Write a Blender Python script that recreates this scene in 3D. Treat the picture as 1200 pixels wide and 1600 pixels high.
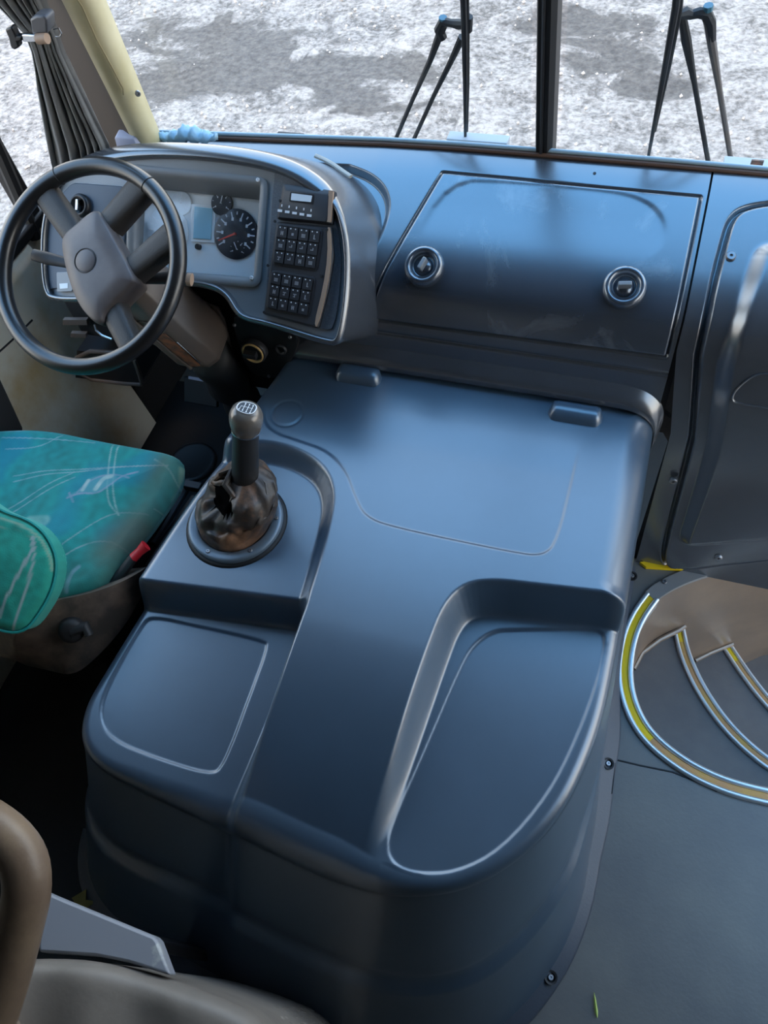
import bpy, bmesh, math, random
import numpy as np
from mathutils import Vector, Matrix, noise
random.seed(7); rng = np.random.default_rng(3)
for o in list(bpy.data.objects): bpy.data.objects.remove(o)
scene = bpy.context.scene
COL = scene.collection

# ------------------------------------------------------------------ camera
# x = right of the bus, y = forward, z = up, metres; z = 0 is the platform floor
FPX = 1200.0
CAM = np.array([0.0, 0.0, 1.8])
_v1 = np.array([-4600, -950, 1200.0]); _v2 = np.array([720, -1976, 1200.0])
AX = -_v1/np.linalg.norm(_v1)
AY = _v2 - (_v2 @ AX)*AX; AY /= np.linalg.norm(AY)
AZ = -np.cross(AX, AY)
if AZ[1] > 0: AZ = -AZ
WM = np.array([AX, AY, AZ])
cd = bpy.data.cameras.new('camera'); cam = bpy.data.objects.new('camera', cd); COL.objects.link(cam)
cd.sensor_width = 36; cd.lens = 27; cd.clip_start = .02; cd.clip_end = 300
cx, cy, cz = WM @ np.array([1, 0, 0]), WM @ np.array([0, -1, 0]), WM @ np.array([0, 0, -1])
cam.matrix_world = Matrix(((cx[0], cy[0], cz[0], CAM[0]), (cx[1], cy[1], cz[1], CAM[1]), (cx[2], cy[2], cz[2], CAM[2]), (0, 0, 0, 1)))
scene.camera = cam

# ------------------------------------------------------------------ light
w = bpy.data.worlds.new('sky'); scene.world = w; w.use_nodes = True
nt = w.node_tree; bg = nt.nodes['Background']
tc = nt.nodes.new('ShaderNodeTexCoord'); sx = nt.nodes.new('ShaderNodeSeparateXYZ'); rp = nt.nodes.new('ShaderNodeValToRGB')
nt.links.new(tc.outputs['Generated'], sx.inputs[0]); nt.links.new(sx.outputs['Z'], rp.inputs[0]); nt.links.new(rp.outputs[0], bg.inputs[0])
rp.color_ramp.elements[0].position = 0.0; rp.color_ramp.elements[0].color = (1.0, .92, .82, 1)
rp.color_ramp.elements[1].position = .92; rp.color_ramp.elements[1].color = (.18, .50, .98, 1)
em = rp.color_ramp.elements.new(.34); em.color = (.84, .90, .95, 1)
bg.inputs[1].default_value = 2.2
sun = bpy.data.lights.new('sun', 'SUN'); sun.energy = 1.5; sun.color = (1, .72, .46); sun.angle = .3
so = bpy.data.objects.new('sun', sun); COL.objects.link(so)
so.rotation_euler = Vector((.10, .50, -.86)).to_track_quat('-Z', 'Y').to_euler()
vs = scene.view_settings
vs.view_transform = 'Standard'; vs.look = 'None'; vs.exposure = 1.0; vs.gamma = 1; vs.use_curve_mapping = False

# ------------------------------------------------------------------ geometry helpers
def ray(px, py): return WM @ np.array([px - 600.0, py - 800.0, FPX])
def U(px, py, P, n):
    d = ray(px, py); n = np.array(n, float)
    return CAM + d*(((np.array(P, float) - CAM) @ n)/(d @ n))
def Z(px, py, z): return U(px, py, (0, 0, z), (0, 0, 1))
def Yp(px, py, y): return U(px, py, (0, y, 0), (0, 1, 0))
def Xp(px, py, x): return U(px, py, (x, 0, 0), (1, 0, 0))
def unit(v): v = np.array(v, float); return v/np.linalg.norm(v)

def chaikin(pts, n=2, closed=True):
    p = np.array(pts, float)
    for _ in range(n):
        if closed:
            q = np.roll(p, -1, 0); a = .75*p + .25*q; b = .25*p + .75*q
            p = np.stack([a, b], 1).reshape(-1, p.shape[1])
        else:
            a = .75*p[:-1] + .25*p[1:]; b = .25*p[:-1] + .75*p[1:]
            m = np.stack([a, b], 1).reshape(-1, p.shape[1]); p = np.vstack([p[:1], m, p[-1:]])
    return p
def resample(p, n, closed=False):
    p = np.array(p, float)
    if closed: p = np.vstack([p, p[:1]])
    d = np.r_[0, np.cumsum(np.linalg.norm(np.diff(p, axis=0), axis=1))]
    t = np.linspace(0, d[-1], n, endpoint=not closed)
    return np.stack([np.interp(t, d, p[:, k]) for k in range(p.shape[1])], 1)
def sstep(a, b, x):
    t = np.clip((x - a)/(b - a), 0, 1); return t*t*(3 - 2*t)
SEG = None
def sdf(P, poly, closed=True, far=None):
    """signed distance (negative inside) of points P (n,2) to polygon, and closest points; beyond `far` of its box the distance is not refined"""
    poly = np.array(poly, float); A = poly if closed else poly[:-1]; B = np.roll(poly, -1, 0) if closed else poly[1:]
    out = np.full(len(P), 9.0); cl = np.zeros((len(P), 2))
    if far is None: sel = np.arange(len(P))
    else:
        lo, hi = poly.min(0) - far, poly.max(0) + far
        sel = np.where((P[:, 0] > lo[0]) & (P[:, 0] < hi[0]) & (P[:, 1] > lo[1]) & (P[:, 1] < hi[1]))[0]
    ax, ay = A[:, 0], A[:, 1]; bx, by = (B - A)[:, 0], (B - A)[:, 1]; il = 1/np.maximum(bx*bx + by*by, 1e-12); iby = bx/np.where(np.abs(by) < 1e-15, 1e-15, by)
    for i in range(0, len(sel), 1500):
        k_ = sel[i:i+1500]; x = P[k_, 0][:, None]; y = P[k_, 1][:, None]
        px_, py_ = x - ax, y - ay
        t = np.clip((px_*bx + py_*by)*il, 0, 1)
        d = (px_ - t*bx)**2 + (py_ - t*by)**2; k = d.argmin(1); r = np.arange(len(k_))
        dd = np.sqrt(d[r, k]); tk = t[r, k]
        if closed:
            cr = ((ay > y) != (B[:, 1] > y)) & (px_ < iby*py_)
            dd = np.where(cr.sum(1) & 1, -dd, dd)
        if SEG is not None: SEG[0][k_] = k; SEG[1][k_] = tk
        out[k_] = dd; cl[k_, 0] = ax[k] + tk*bx[k]; cl[k_, 1] = ay[k] + tk*by[k]
    return out, cl

ORG = {}
class MB:
    def __init__(s): s.v = []; s.f = []; s.m = []; s.mi = 0
    def add(s, vs_, fs):
        b = len(s.v); s.v += [tuple(map(float, p)) for p in vs_]
        for f in fs: s.f.append([i + b for i in f]); s.m.append(s.mi)
        return s
    def box(s, c, d, R=None):
        c = np.array(c, float); h = np.array(d, float)/2; R = np.eye(3) if R is None else np.array(R)
        vs_ = [c + R @ (h*np.array(q)) for q in ((-1,-1,-1),(1,-1,-1),(1,1,-1),(-1,1,-1),(-1,-1,1),(1,-1,1),(1,1,1),(-1,1,1))]
        return s.add(vs_, [(3,2,1,0),(4,5,6,7),(0,1,5,4),(1,2,6,5),(2,3,7,6),(3,0,4,7)])
    def rings(s, R, closed=True, cap=True, loop=False):
        n = len(R[0]); b = []; 
        for r in R: b += list(r)
        fs = []; m = len(R)
        for i in range(m if loop else m - 1):
            a0, a1 = i*n, ((i + 1) % m)*n
            for j in range(n if closed else n - 1):
                k = (j + 1) % n
                fs.append((a0 + j, a0 + k, a1 + k, a1 + j))
        if cap and not loop and closed:
            fs.append(tuple(range(n))[::-1]); fs.append(tuple((m - 1)*n + j for j in range(n)))
        return s.add(b, fs)
    def tube(s, path, r, seg=10, closed=False, cap=True, flat=1.0, up=None):
        p = np.array(path, float); n = len(p)
        rr = np.full(n, r) if np.isscalar(r) else np.array(r, float)
        T = np.roll(p, -1, 0) - np.roll(p, 1, 0) if closed else np.gradient(p, axis=0)
        T /= np.linalg.norm(T, axis=1)[:, None] + 1e-12
        u = np.array([0, 0, 1.0]) if up is None else np.array(up, float)
        if up is None and abs(T[0] @ u) > .9: u = np.array([1.0, 0, 0])
        R = []
        for i in range(n):
            u = u - (u @ T[i])*T[i]; u /= np.linalg.norm(u) + 1e-12
            if up is not None:
                u = np.array(up, float); u -= (u @ T[i])*T[i]; u /= np.linalg.norm(u)
            w_ = np.cross(T[i], u)
            a = np.arange(seg)*2*math.pi/seg
            R.append(p[i] + rr[i]*(np.cos(a)[:, None]*w_*1.0 + np.sin(a)[:, None]*u*flat))
        return s.rings(R, True, cap, closed)
    def lathe(s, prof, o, axis, seg=32, cap=False, e=None):
        """prof (r,h) along axis from o"""
        a = unit(axis); u = unit(np.cross(a, (0, 1, 0) if abs(a[1]) < .9 else (1, 0, 0))) if e is None else unit(e); w_ = np.cross(a, u)
        t = np.arange(seg)*2*math.pi/seg; o = np.array(o, float)
        R = [o + a*h + r*(np.cos(t)[:, None]*u + np.sin(t)[:, None]*w_) for r, h in prof]
        return s.rings(R, True, cap)
    def prism(s, pts, vec):
        p = np.array(pts, float); return s.rings([p, p + np.array(vec, float)])
    def grid(s, G):
        G = np.asarray(G); a, b = G.shape[:2]
        fs = [(i*b + j, i*b + j + 1, (i + 1)*b + j + 1, (i + 1)*b + j) for i in range(a - 1) for j in range(b - 1)]
        return s.add(G.reshape(-1, 3), fs)
    def slab(s, Gt, Gb):
        """closed shell between top and bottom grids"""
        a, b = Gt.shape[:2]; n = a*b
        fs = [(i*b + j, i*b + j + 1, (i + 1)*b + j + 1, (i + 1)*b + j) for i in range(a - 1) for j in range(b - 1)]
        fb = [tuple(k + n for k in f[::-1]) for f in fs]
        rim = [(0, j) for j in range(b)] + [(i, b-1) for i in range(1, a)] + [(a-1, j) for j in range(b-2, -1, -1)] + [(i, 0) for i in range(a-2, 0, -1)]
        rim = [i*b + j for i, j in rim]
        fr = [(rim[k], rim[k] + n, rim[(k+1) % len(rim)] + n, rim[(k+1) % len(rim)]) for k in range(len(rim))]
        return s.add(np.vstack([Gt.reshape(-1, 3), Gb.reshape(-1, 3)]), fs + fb + fr)
    def build(s, name, mat, parent=None, smooth=35, bevel=0, seg=2, sub=0, fix=True):
        org = ORG.get(parent.name, np.zeros(3)) if parent else np.zeros(3)
        me = bpy.data.meshes.new(name)
        me.from_pydata([tuple(np.array(p) - org) for p in s.v], [], s.f)
        mats = mat if isinstance(mat, (list, tuple)) else [mat]
        for m_ in mats: me.materials.append(m_)
        if len(mats) > 1: me.polygons.foreach_set('material_index', s.m)
        if fix:
            bm = bmesh.new(); bm.from_mesh(me); bmesh.ops.recalc_face_normals(bm, faces=bm.faces); bm.to_mesh(me); bm.free()
        o = bpy.data.objects.new(name, me); COL.objects.link(o)
        if parent: o.parent = parent; ORG[o.name] = org
        if smooth:
            me.polygons.foreach_set('use_smooth', [True]*len(me.polygons))
            if smooth < 180: me.set_sharp_from_angle(angle=math.radians(smooth))
        if bevel:
            b = o.modifiers.new('bevel', 'BEVEL'); b.width = bevel; b.segments = seg; b.limit_method = 'ANGLE'; b.angle_limit = math.radians(40); b.harden_normals = False
            me.polygons.foreach_set('use_smooth', [True]*len(me.polygons)); me.set_sharp_from_angle(angle=math.radians(60))
        if sub:
            b = o.modifiers.new('sub', 'SUBSURF'); b.levels = sub; b.render_levels = sub
        return o

def tag(o, label, cat, group=None, kind=None):
    o['label'] = label; o['category'] = cat
    if group: o['group'] = group
    if kind: o['kind'] = kind
    return o
def thing(name, loc, label, cat, group=None):
    o = bpy.data.objects.new(name, None); COL.objects.link(o); o.location = tuple(map(float, loc)); o.empty_display_size = .05
    ORG[o.name] = np.array(loc, float); return tag(o, label, cat, group)
def struct(o, label=None, cat=None):
    o['kind'] = 'structure'
    if label: o['label'] = label
    if cat: o['category'] = cat
    return o

def screw(name, mat, parent, c, n, r=.006):
    n = unit(n); u = unit(np.cross(n, (.3, .5, .8))); w_ = np.cross(n, u); m = MB()
    m.lathe([(r, -.002), (r, r*.35), (r*.8, r*.6), (r*.35, r*.6), (r*.3, r*.25), (0.0001, r*.2)], c, n, 14)
    return m.build(name, mat, parent, 50)

def dome(outline, xs, ys, zfun, r, zbot, flare, L, cut=None):
    """one continuous shell: flat/relief top from zfun, rounded edge of radius r along outline, flanks to zbot"""
    out = np.array(outline, float)
    X, Y = np.meshgrid(xs, ys); P = np.stack([X.ravel(), Y.ravel()], 1)
    global SEG
    SEG = [np.zeros(len(P), int), np.zeros(len(P))]; s_, q = sdf(P, out); kk, tk = SEG; SEG = None
    tg = np.roll(out, -1, 0) - np.roll(out, 1, 0); tg /= np.linalg.norm(tg, axis=1)[:, None]; vn = np.column_stack([tg[:, 1], -tg[:, 0]])
    if .5*np.sum(out[:, 0]*np.roll(out[:, 1], -1) - np.roll(out[:, 0], -1)*out[:, 1]) < 0: vn = -vn
    sn = vn[kk]*(1 - tk)[:, None] + np.roll(vn, -1, 0)[kk]*tk[:, None]
    if callable(r): r = r(q)
    dirv = P - q; ln = np.linalg.norm(dirv, axis=1)
    nrm = dirv/np.maximum(ln, 1e-9)[:, None]*np.sign(s_)[:, None]
    smax = r*(math.pi/2 - 1) + L
    if cut is not None: smax = r*(math.pi/2 - 1) + cut
    sc = np.minimum(s_, smax)
    a = (sc + r)/r
    inner = sc <= -r
    off = np.where(a <= math.pi/2, -r + r*np.sin(np.clip(a, 0, math.pi/2)), 0)
    l = np.maximum(a - math.pi/2, 0)*r
    fl = flare(nrm) if callable(flare) else flare
    off = off + fl*l
    XY = np.where(inner[:, None], P, q + nrm*off[:, None])
    base = np.where(inner[:, None], P, q - nrm*np.broadcast_to(r, len(P))[:, None])
    zt = zfun(base[:, 0], base[:, 1])
    drop = r*(1 - np.cos(np.clip(a, 0, math.pi/2)))
    z = np.where(inner, zt, zt - drop - np.maximum(zt - r - zbot, 0)*np.clip(l/L, 0, 1))
    V = np.column_stack([XY, z])
    ny, nx = X.shape
    keep = (s_ < smax + .012).reshape(ny, nx)
    idx = np.arange(ny*nx).reshape(ny, nx)
    k = keep[:-1, :-1] & keep[1:, :-1] & keep[:-1, 1:] & keep[1:, 1:]
    F = np.stack([idx[:-1, :-1][k], idx[:-1, 1:][k], idx[1:, 1:][k], idx[1:, :-1][k]], 1)
    used = np.unique(F); mp = -np.ones(ny*nx, int); mp[used] = np.arange(len(used))
    return V[used], mp[F]
def fast_mesh(name, V, F, mat, parent=None):
    org = ORG.get(parent.name, np.zeros(3)) if parent else np.zeros(3)
    me = bpy.data.meshes.new(name); me.from_pydata((V - org).tolist(), [], F.tolist()); me.materials.append(mat)
    me.polygons.foreach_set('use_smooth', [True]*len(me.polygons))
    o = bpy.data.objects.new(name, me); COL.objects.link(o)
    if parent: o.parent = parent; ORG[o.name] = org
    return o

# ------------------------------------------------------------------ materials
def mat(name, c, rough=.5, metal=0.0, spec=.5, var=None, bump=None, c2=None, coat=0, sheen=0, dist=0, ior=1.5):
    m = bpy.data.materials.new(name); m.use_nodes = True; n = m.node_tree; b = n.nodes['Principled BSDF']
    b.inputs['Base Color'].default_value = (*c, 1); b.inputs['Roughness'].default_value = rough; b.inputs['Metallic'].default_value = metal
    b.inputs['Specular IOR Level'].default_value = spec; b.inputs['IOR'].default_value = ior; b.inputs['Coat Weight'].default_value = coat; b.inputs['Coat Roughness'].default_value = rough*.8; b.inputs['Sheen Weight'].default_value = sheen
    co = n.nodes.new('ShaderNodeTexCoord')
    if var:
        t = n.nodes.new('ShaderNodeTexNoise'); t.inputs['Scale'].default_value = var[0]; t.inputs['Detail'].default_value = 6; t.inputs['Roughness'].default_value = .6; t.inputs['Distortion'].default_value = dist
        n.links.new(co.outputs['Object'], t.inputs['Vector'])
        r = n.nodes.new('ShaderNodeValToRGB'); r.color_ramp.elements[0].position = var[1]; r.color_ramp.elements[1].position = var[2]
        r.color_ramp.elements[0].color = (*c, 1); r.color_ramp.elements[1].color = (*(c2 or c), 1)
        n.links.new(t.outputs['Fac'], r.inputs[0]); n.links.new(r.outputs[0], b.inputs['Base Color'])
    if bump:
        t2 = n.nodes.new('ShaderNodeTexNoise'); t2.inputs['Scale'].default_value = bump[0]; t2.inputs['Detail'].default_value = 3
        n.links.new(co.outputs['Object'], t2.inputs['Vector'])
        bp = n.nodes.new('ShaderNodeBump'); bp.inputs['Strength'].default_value = bump[1]; bp.inputs['Distance'].default_value = bump[2] if len(bump) > 2 else .002
        n.links.new(t2.outputs['Fac'], bp.inputs['Height']); n.links.new(bp.outputs[0], b.inputs['Normal'])
    return m
M = {}
M['cover'] = mat('cover_plastic', (.042, .072, .108), .33, .0, spec=1.0, ior=1.6, var=(9, .35, .75), c2=(.048, .082, .124), bump=(900, .05, .0005), coat=.5)
M['dash'] = mat('dash_plastic', (.050, .055, .064), .25, spec=1.0, coat=.8, ior=1.72, var=(14, .45, .8), c2=(.062, .069, .08), bump=(700, .06, .0006))
M['flange'] = mat('flange_plastic', (.040, .052, .072), .5, spec=.6, bump=(200, .3, .001))
M['lid'] = mat('lid_plastic', (.042, .052, .068), .24, spec=1.0, coat=.8, ior=1.72, var=(6, .52, .82), c2=(.17, .185, .20), dist=1.2, bump=(600, .06, .0005))
M['face'] = mat('grained_plastic', (.21, .225, .24), .40, spec=.8, bump=(500, .35, .001))
M['face2'] = mat('speckled_plastic', (.085, .095, .11), .42, spec=.8, var=(260, .5, .7), c2=(.13, .145, .16), bump=(400, .5, .001))
M['black'] = mat('black_plastic', (.012, .012, .014), .42)
M['module'] = mat('module_plastic', (.030, .030, .034), .5, bump=(600, .2, .0006))
M['button'] = mat('button_plastic', (.022, .022, .026), .45)
M['white'] = mat('white_print', (.75, .76, .78), .5)
M['bronze'] = mat('bronze_edge', (.38, .25, .17), .5)
M['rubber'] = mat('rubber', (.010, .010, .011), .6)
M['leather'] = mat('wheel_leather', (.013, .012, .012), .30, spec=.8, bump=(260, .2, .0006))
M['spoke'] = mat('spoke_plastic', (.055, .047, .042), .5, bump=(420, .5, .0012))
M['pad'] = mat('pad_plastic', (.125, .103, .098), .42, var=(22, .4, .75), c2=(.155, .13, .122), bump=(600, .15, .0006))
M['column'] = mat('column_plastic', (.12, .10, .088), .38, var=(10, .4, .7), c2=(.15, .115, .095), bump=(400, .2, .0008))
M['copper'] = mat('worn_copper', (.36, .13, .06), .5, var=(40, .4, .6), c2=(.12, .07, .05))
M['chrome'] = mat('chrome', (.55, .56, .58), .22, 1.0)
M['steel'] = mat('screw_steel', (.32, .32, .33), .4, .9)
M['alu'] = mat('aluminium', (.78, .80, .81), .34, .85, bump=(60, .1))
M['yellow'] = mat('yellow_insert', (.92, .60, .005), .6, var=(14, .45, .7), c2=(.78, .47, .01))
M['tan'] = mat('worn_tan_insert', (.56, .28, .11), .65, var=(14, .45, .7), c2=(.64, .36, .06))
M['floor'] = mat('floor_rubber', (.135, .130, .124), .45, var=(5, .35, .7), c2=(.18, .172, .152), bump=(120, .25, .001))
M['tread'] = mat('tread_rubber', (.13, .115, .108), .55, var=(9, .4, .75), c2=(.17, .15, .135), bump=(160, .25, .001))
M['mud'] = mat('footwell_dark', (.012, .012, .013), .8, bump=(90, .4, .002))
M['riser'] = mat('brown_metal', (.26, .19, .14), .34, .4, var=(6, .4, .7), c2=(.34, .24, .165), bump=(30, .1))
M['trimgrey'] = mat('grey_trim', (.30, .29, .28), .35, .3)
M['beige'] = mat('beige_panel', (.42, .38, .28), .55, var=(5, .4, .75), c2=(.35, .31, .22), bump=(200, .15, .001))
M['beigedirty'] = mat('beige_side_panel', (.74, .69, .58), .42, var=(4, .48, .68), c2=(.62, .46, .24), bump=(200, .15, .001))
M['pillar'] = mat('cream_pillar', (.62, .53, .32), .45, var=(6, .45, .75), c2=(.50, .42, .22), bump=(120, .12, .001))
M['pillarback'] = mat('shaded_pillar', (.042, .028, .018), .7, spec=.3)  # unlit flank of the cream pillar, its shade put into the colour
M['ceil'] = mat('ceiling_fabric', (.05, .048, .045), .8, bump=(80, .2))  # near-black on unseen surfaces, to keep bounce light off the cover's rear
M['curtain'] = mat('curtain_cloth', (.15, .145, .14), .75, var=(30, .4, .7), c2=(.19, .185, .17), sheen=.2, bump=(300, .3, .001))
M['boot'] = mat('cracked_leather', (.050, .038, .031), .46, var=(9, .50, .66), c2=(.32, .16, .085), bump=(60, .4, .003))
M['knob'] = mat('knob_plastic', (.16, .145, .13), .22, .3, var=(30, .4, .7), c2=(.22, .19, .165))
M['sleeve'] = mat('lever_sleeve', (.022, .022, .023), .4, bump=(40, .15))
M['console'] = mat('seat_console', (.05, .040, .034), .42, var=(9, .45, .70), c2=(.19, .13, .095), bump=(90, .3, .001))
M['red'] = mat('red_buckle', (.62, .015, .025), .4)
M['greyvinyl'] = mat('dusty_vinyl', (.155, .14, .125), .45, var=(7, .4, .75), c2=(.23, .205, .18), bump=(60, .25, .002))
M['brownvinyl'] = mat('brown_vinyl', (.17, .12, .085), .40, var=(8, .4, .72), c2=(.28, .21, .14), bump=(70, .3, .002))
M['bluepanel'] = mat('blue_grey_panel', (.24, .26, .30), .4, var=(18, .62, .72), c2=(.42, .44, .44))
M['cloth'] = mat('blue_cloth', (.28, .43, .52), .8, bump=(90, .5, .003))
M['lilac'] = mat('lilac_plastic', (.42, .42, .52), .5)
M['paper'] = mat('paper', (.42, .44, .46), .6)
M['lcd'] = mat('lcd_screen', (.30, .52, .62), .15)
M['lcdpale'] = mat('lcd_pale', (.75, .80, .84), .2)
M['clusterface'] = mat('cluster_face', (.80, .82, .82), .3)
M['dial'] = mat('dial_black', (.03, .035, .045), .3)
M['needle'] = mat('needle_red', (.75, .06, .04), .5)
M['grass'] = mat('grass_blade', (.45, .55, .12), .6)
M['orange'] = mat('orange_ring', (.62, .40, .16), .4)

def glass(name, c, g, rg=.02):
    m = bpy.data.materials.new(name); m.use_nodes = True; n = m.node_tree; n.nodes.clear()
    o = n.nodes.new('ShaderNodeOutputMaterial'); t = n.nodes.new('ShaderNodeBsdfTransparent'); gl = n.nodes.new('ShaderNodeBsdfGlossy'); mx = n.nodes.new('ShaderNodeMixShader')
    t.inputs[0].default_value = (*c, 1); gl.inputs['Roughness'].default_value = rg; mx.inputs[0].default_value = g
    n.links.new(t.outputs[0], mx.inputs[1]); n.links.new(gl.outputs[0], mx.inputs[2]); n.links.new(mx.outputs[0], o.inputs[0]); return m
M['glass'] = glass('window_glass', (.97, .985, .99), .025)
M['lens'] = glass('cluster_lens', (.93, .95, .97), .07, .12)

def ground_mat():
    m = bpy.data.materials.new('crushed_stone_ground'); m.use_nodes = True; n = m.node_tree; b = n.nodes['Principled BSDF']; b.inputs['Roughness'].default_value = .9
    co = n.nodes.new('ShaderNodeTexCoord')
    def nz(s, d, dist=0):
        t = n.nodes.new('ShaderNodeTexNoise'); t.inputs['Scale'].default_value = s; t.inputs['Detail'].default_value = d; t.inputs['Distortion'].default_value = dist; t.inputs['Roughness'].default_value = .65
        n.links.new(co.outputs['Object'], t.inputs['Vector']); return t
    def ramp(src, p0, c0, p1, c1):
        r = n.nodes.new('ShaderNodeValToRGB'); r.color_ramp.elements[0].position = p0; r.color_ramp.elements[0].color = (*c0, 1); r.color_ramp.elements[1].position = p1; r.color_ramp.elements[1].color = (*c1, 1)
        n.links.new(src, r.inputs[0]); return r
    at = n.nodes.new('ShaderNodeAttribute'); at.attribute_name = 'mud'
    n1, n2 = nz(26, 8, .2), nz(5, 8, .5); av = n.nodes.new('ShaderNodeMath'); av.operation = 'MULTIPLY_ADD'; av.inputs[1].default_value = .55
    ml = n.nodes.new('ShaderNodeMath'); ml.operation = 'MULTIPLY'; ml.inputs[1].default_value = .45
    n.links.new(n2.outputs['Fac'], ml.inputs[0]); n.links.new(n1.outputs['Fac'], av.inputs[0]); n.links.new(ml.outputs[0], av.inputs[2])
    pebble = ramp(av.outputs[0], .40, (.14, .117, .096), .58, (.50, .425, .36))
    mud = ramp(nz(20, 8).outputs['Fac'], .35, (.085, .070, .058), .68, (.20, .166, .136))
    ad = n.nodes.new('ShaderNodeMath'); ad.operation = 'ADD'; ad.inputs[1].default_value = 0
    t3 = nz(2.2, 7, .6); mp = n.nodes.new('ShaderNodeMapRange'); mp.inputs['To Min'].default_value = -.55; mp.inputs['To Max'].default_value = .55; mp.inputs['From Min'].default_value = .3; mp.inputs['From Max'].default_value = .7
    n.links.new(t3.outputs['Fac'], mp.inputs[0]); n.links.new(at.outputs['Fac'], ad.inputs[0]); n.links.new(mp.outputs[0], ad.inputs[1])
    th = ramp(ad.outputs[0], .38, (0, 0, 0), .62, (1, 1, 1))
    mx = n.nodes.new('ShaderNodeMixRGB'); n.links.new(th.outputs[0], mx.inputs[0]); n.links.new(pebble.outputs[0], mx.inputs[1]); n.links.new(mud.outputs[0], mx.inputs[2])
    n.links.new(mx.outputs[0], b.inputs['Base Color'])
    bp = n.nodes.new('ShaderNodeBump'); bp.inputs['Strength'].default_value = 1; bp.inputs['Distance'].default_value = .04
    n.links.new(nz(26, 9).outputs['Fac'], bp.inputs['Height']); n.links.new(bp.outputs[0], b.inputs['Normal'])
    return m
M['ground'] = ground_mat()
# ================================================================== SETTING
GZ = -1.1
def mudval(x, y):
    c = [(-2.9, 5.25, .85, .42), (-3.5, 5.75, 1.0, .38), (-2.2, 5.0, .5, .22), (-3.5, 5.0, .6, .3), (-1.95, 5.4, .45, .22), (-.40, 5.75, .45, .30), (-.75, 6.2, .5, .3), (-.05, 5.42, .4, .16), (-2.0, 7.6, 2.0, .7), (2.5, 8.0, 2.0, .8), (-6, 8, 2, 1.2)]
    v = 0*x
    for a, b, sx_, sy_ in c: v = np.maximum(v, np.exp(-(((x-a)/sx_)**2 + ((y-b)/sy_)**2)))
    return v
def make_ground():
    xs = np.r_[np.linspace(-60, -12, 14)[:-1], np.linspace(-12, 10, 240), np.linspace(10, 60, 14)[1:]]
    ys = np.r_[np.linspace(-30, -2, 10)[:-1], np.linspace(-2, 14, 220), np.linspace(14, 90, 16)[1:]]
    X, Y = np.meshgrid(xs, ys); mu = mudval(X, Y)
    Zg = np.empty_like(X)
    for i in range(X.shape[0]):
        for j in range(X.shape[1]):
            p = Vector((X[i, j], Y[i, j], 0))
            Zg[i, j] = .035*noise.noise(p*.9) + (.030*noise.noise(p*3.1) + .016*noise.noise(p*8))*(1 - .7*mu[i, j]) - .02*mu[i, j]
    V = np.stack([X, Y, Zg + GZ], 2).reshape(-1, 3); ny, nx = X.shape
    idx = np.arange(ny*nx).reshape(ny, nx)
    F = np.stack([idx[:-1, :-1], idx[:-1, 1:], idx[1:, 1:], idx[1:, :-1]], 2).reshape(-1, 4)
    o = fast_mesh('ground', V, F, M['ground'])
    a = o.data.attributes.new('mud', 'FLOAT', 'POINT'); a.data.foreach_set('value', mu.ravel())
    struct(o, 'pale crushed stone yard with darker mud patches outside the windscreen', 'ground')
make_ground()
# stones lying in the yard are part of the ground surface: loose rocks too many to count
mb = MB()
for k in range(2600):
    x, y = rng.uniform(-7, 4.5), rng.uniform(3.2, 11)
    if mudval(np.array([x]), np.array([y]))[0] > .6: continue
    r = rng.uniform(.006, .017); c = np.array([x, y, GZ + r*.3]); q = rng.uniform(.6, 1.3, (6,))
    mb.add([c + (r*q[0], 0, 0), c + (0, r*q[1], 0), c - (r*q[2], 0, 0), c - (0, r*q[3], 0), c + (r*.2, 0, r*q[4]), c - (0, 0, r)], [(0,1,4),(1,2,4),(2,3,4),(3,0,4),(1,0,5),(2,1,5),(3,2,5),(0,3,5)])
M['stone'] = mat('pale_stone', (.45, .39, .34), .9, var=(3, .3, .7), c2=(.58, .50, .43))
tag(mb.build('loose_gravel', M['stone'], None, 0), 'small scattered pale stones lying on the yard outside the windscreen', 'gravel', None, 'stuff')

# ---- step well curves (plan)
NOSE0 = chaikin([(.204, .985), (.180, .93), (.166, .873), (.163, .81), (.168, .754), (.185, .70), (.215, .65), (.255, .615), (.309, .588), (.36, .572), (.42, .563), (.50, .565), (.62, .575), (.80, .60), (1.0, .64)], 2, False)
NOSE1 = chaikin([(.306, 1.015), (.325, .95), (.359, .884), (.395, .832), (.438, .783), (.49, .74), (.55, .706), (.64, .672), (.78, .66), (1.0, .69)], 2, False)
NOSE2 = chaikin([(.474, 1.095), (.53, 1.02), (.594, .949), (.68, .88), (.80, .83), (1.0, .81)], 2, False)
CAPC = chaikin([(.212, .975), (.225, .995), (.263, 1.034), (.321, 1.077), (.394, 1.119), (.468, 1.162), (.70, 1.21), (1.0, 1.24)], 2, False)
WALLC = chaikin([(.178, .80), (.182, .86), (.192, .92), (.208, .968), (.226, .996), (.263, 1.034), (.321, 1.077), (.394, 1.119), (.468, 1.162), (.70, 1.21), (1.0, 1.24)], 2, False)
def poly_slab(name, pts, z, t, m, parent=None):
    p = np.column_stack([np.array(pts), np.full(len(pts), z)]); b = MB(); b.prism(p, (0, 0, -t)); return b.build(name, m, parent, 30)
fl = [(-1.46, -2.3), (1.0, -2.3)] + list(NOSE0[::-1]) + [(.19, 1.0), (.25, 1.05), (.36, 1.12), (.36, 1.2), (.17, 1.52), (-1.46, 1.52)]
FLOOR = struct(poly_slab('floor', fl, 0, .04, M['floor']), 'worn dark grey rubber platform floor beside the engine cover', 'floor')
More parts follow.
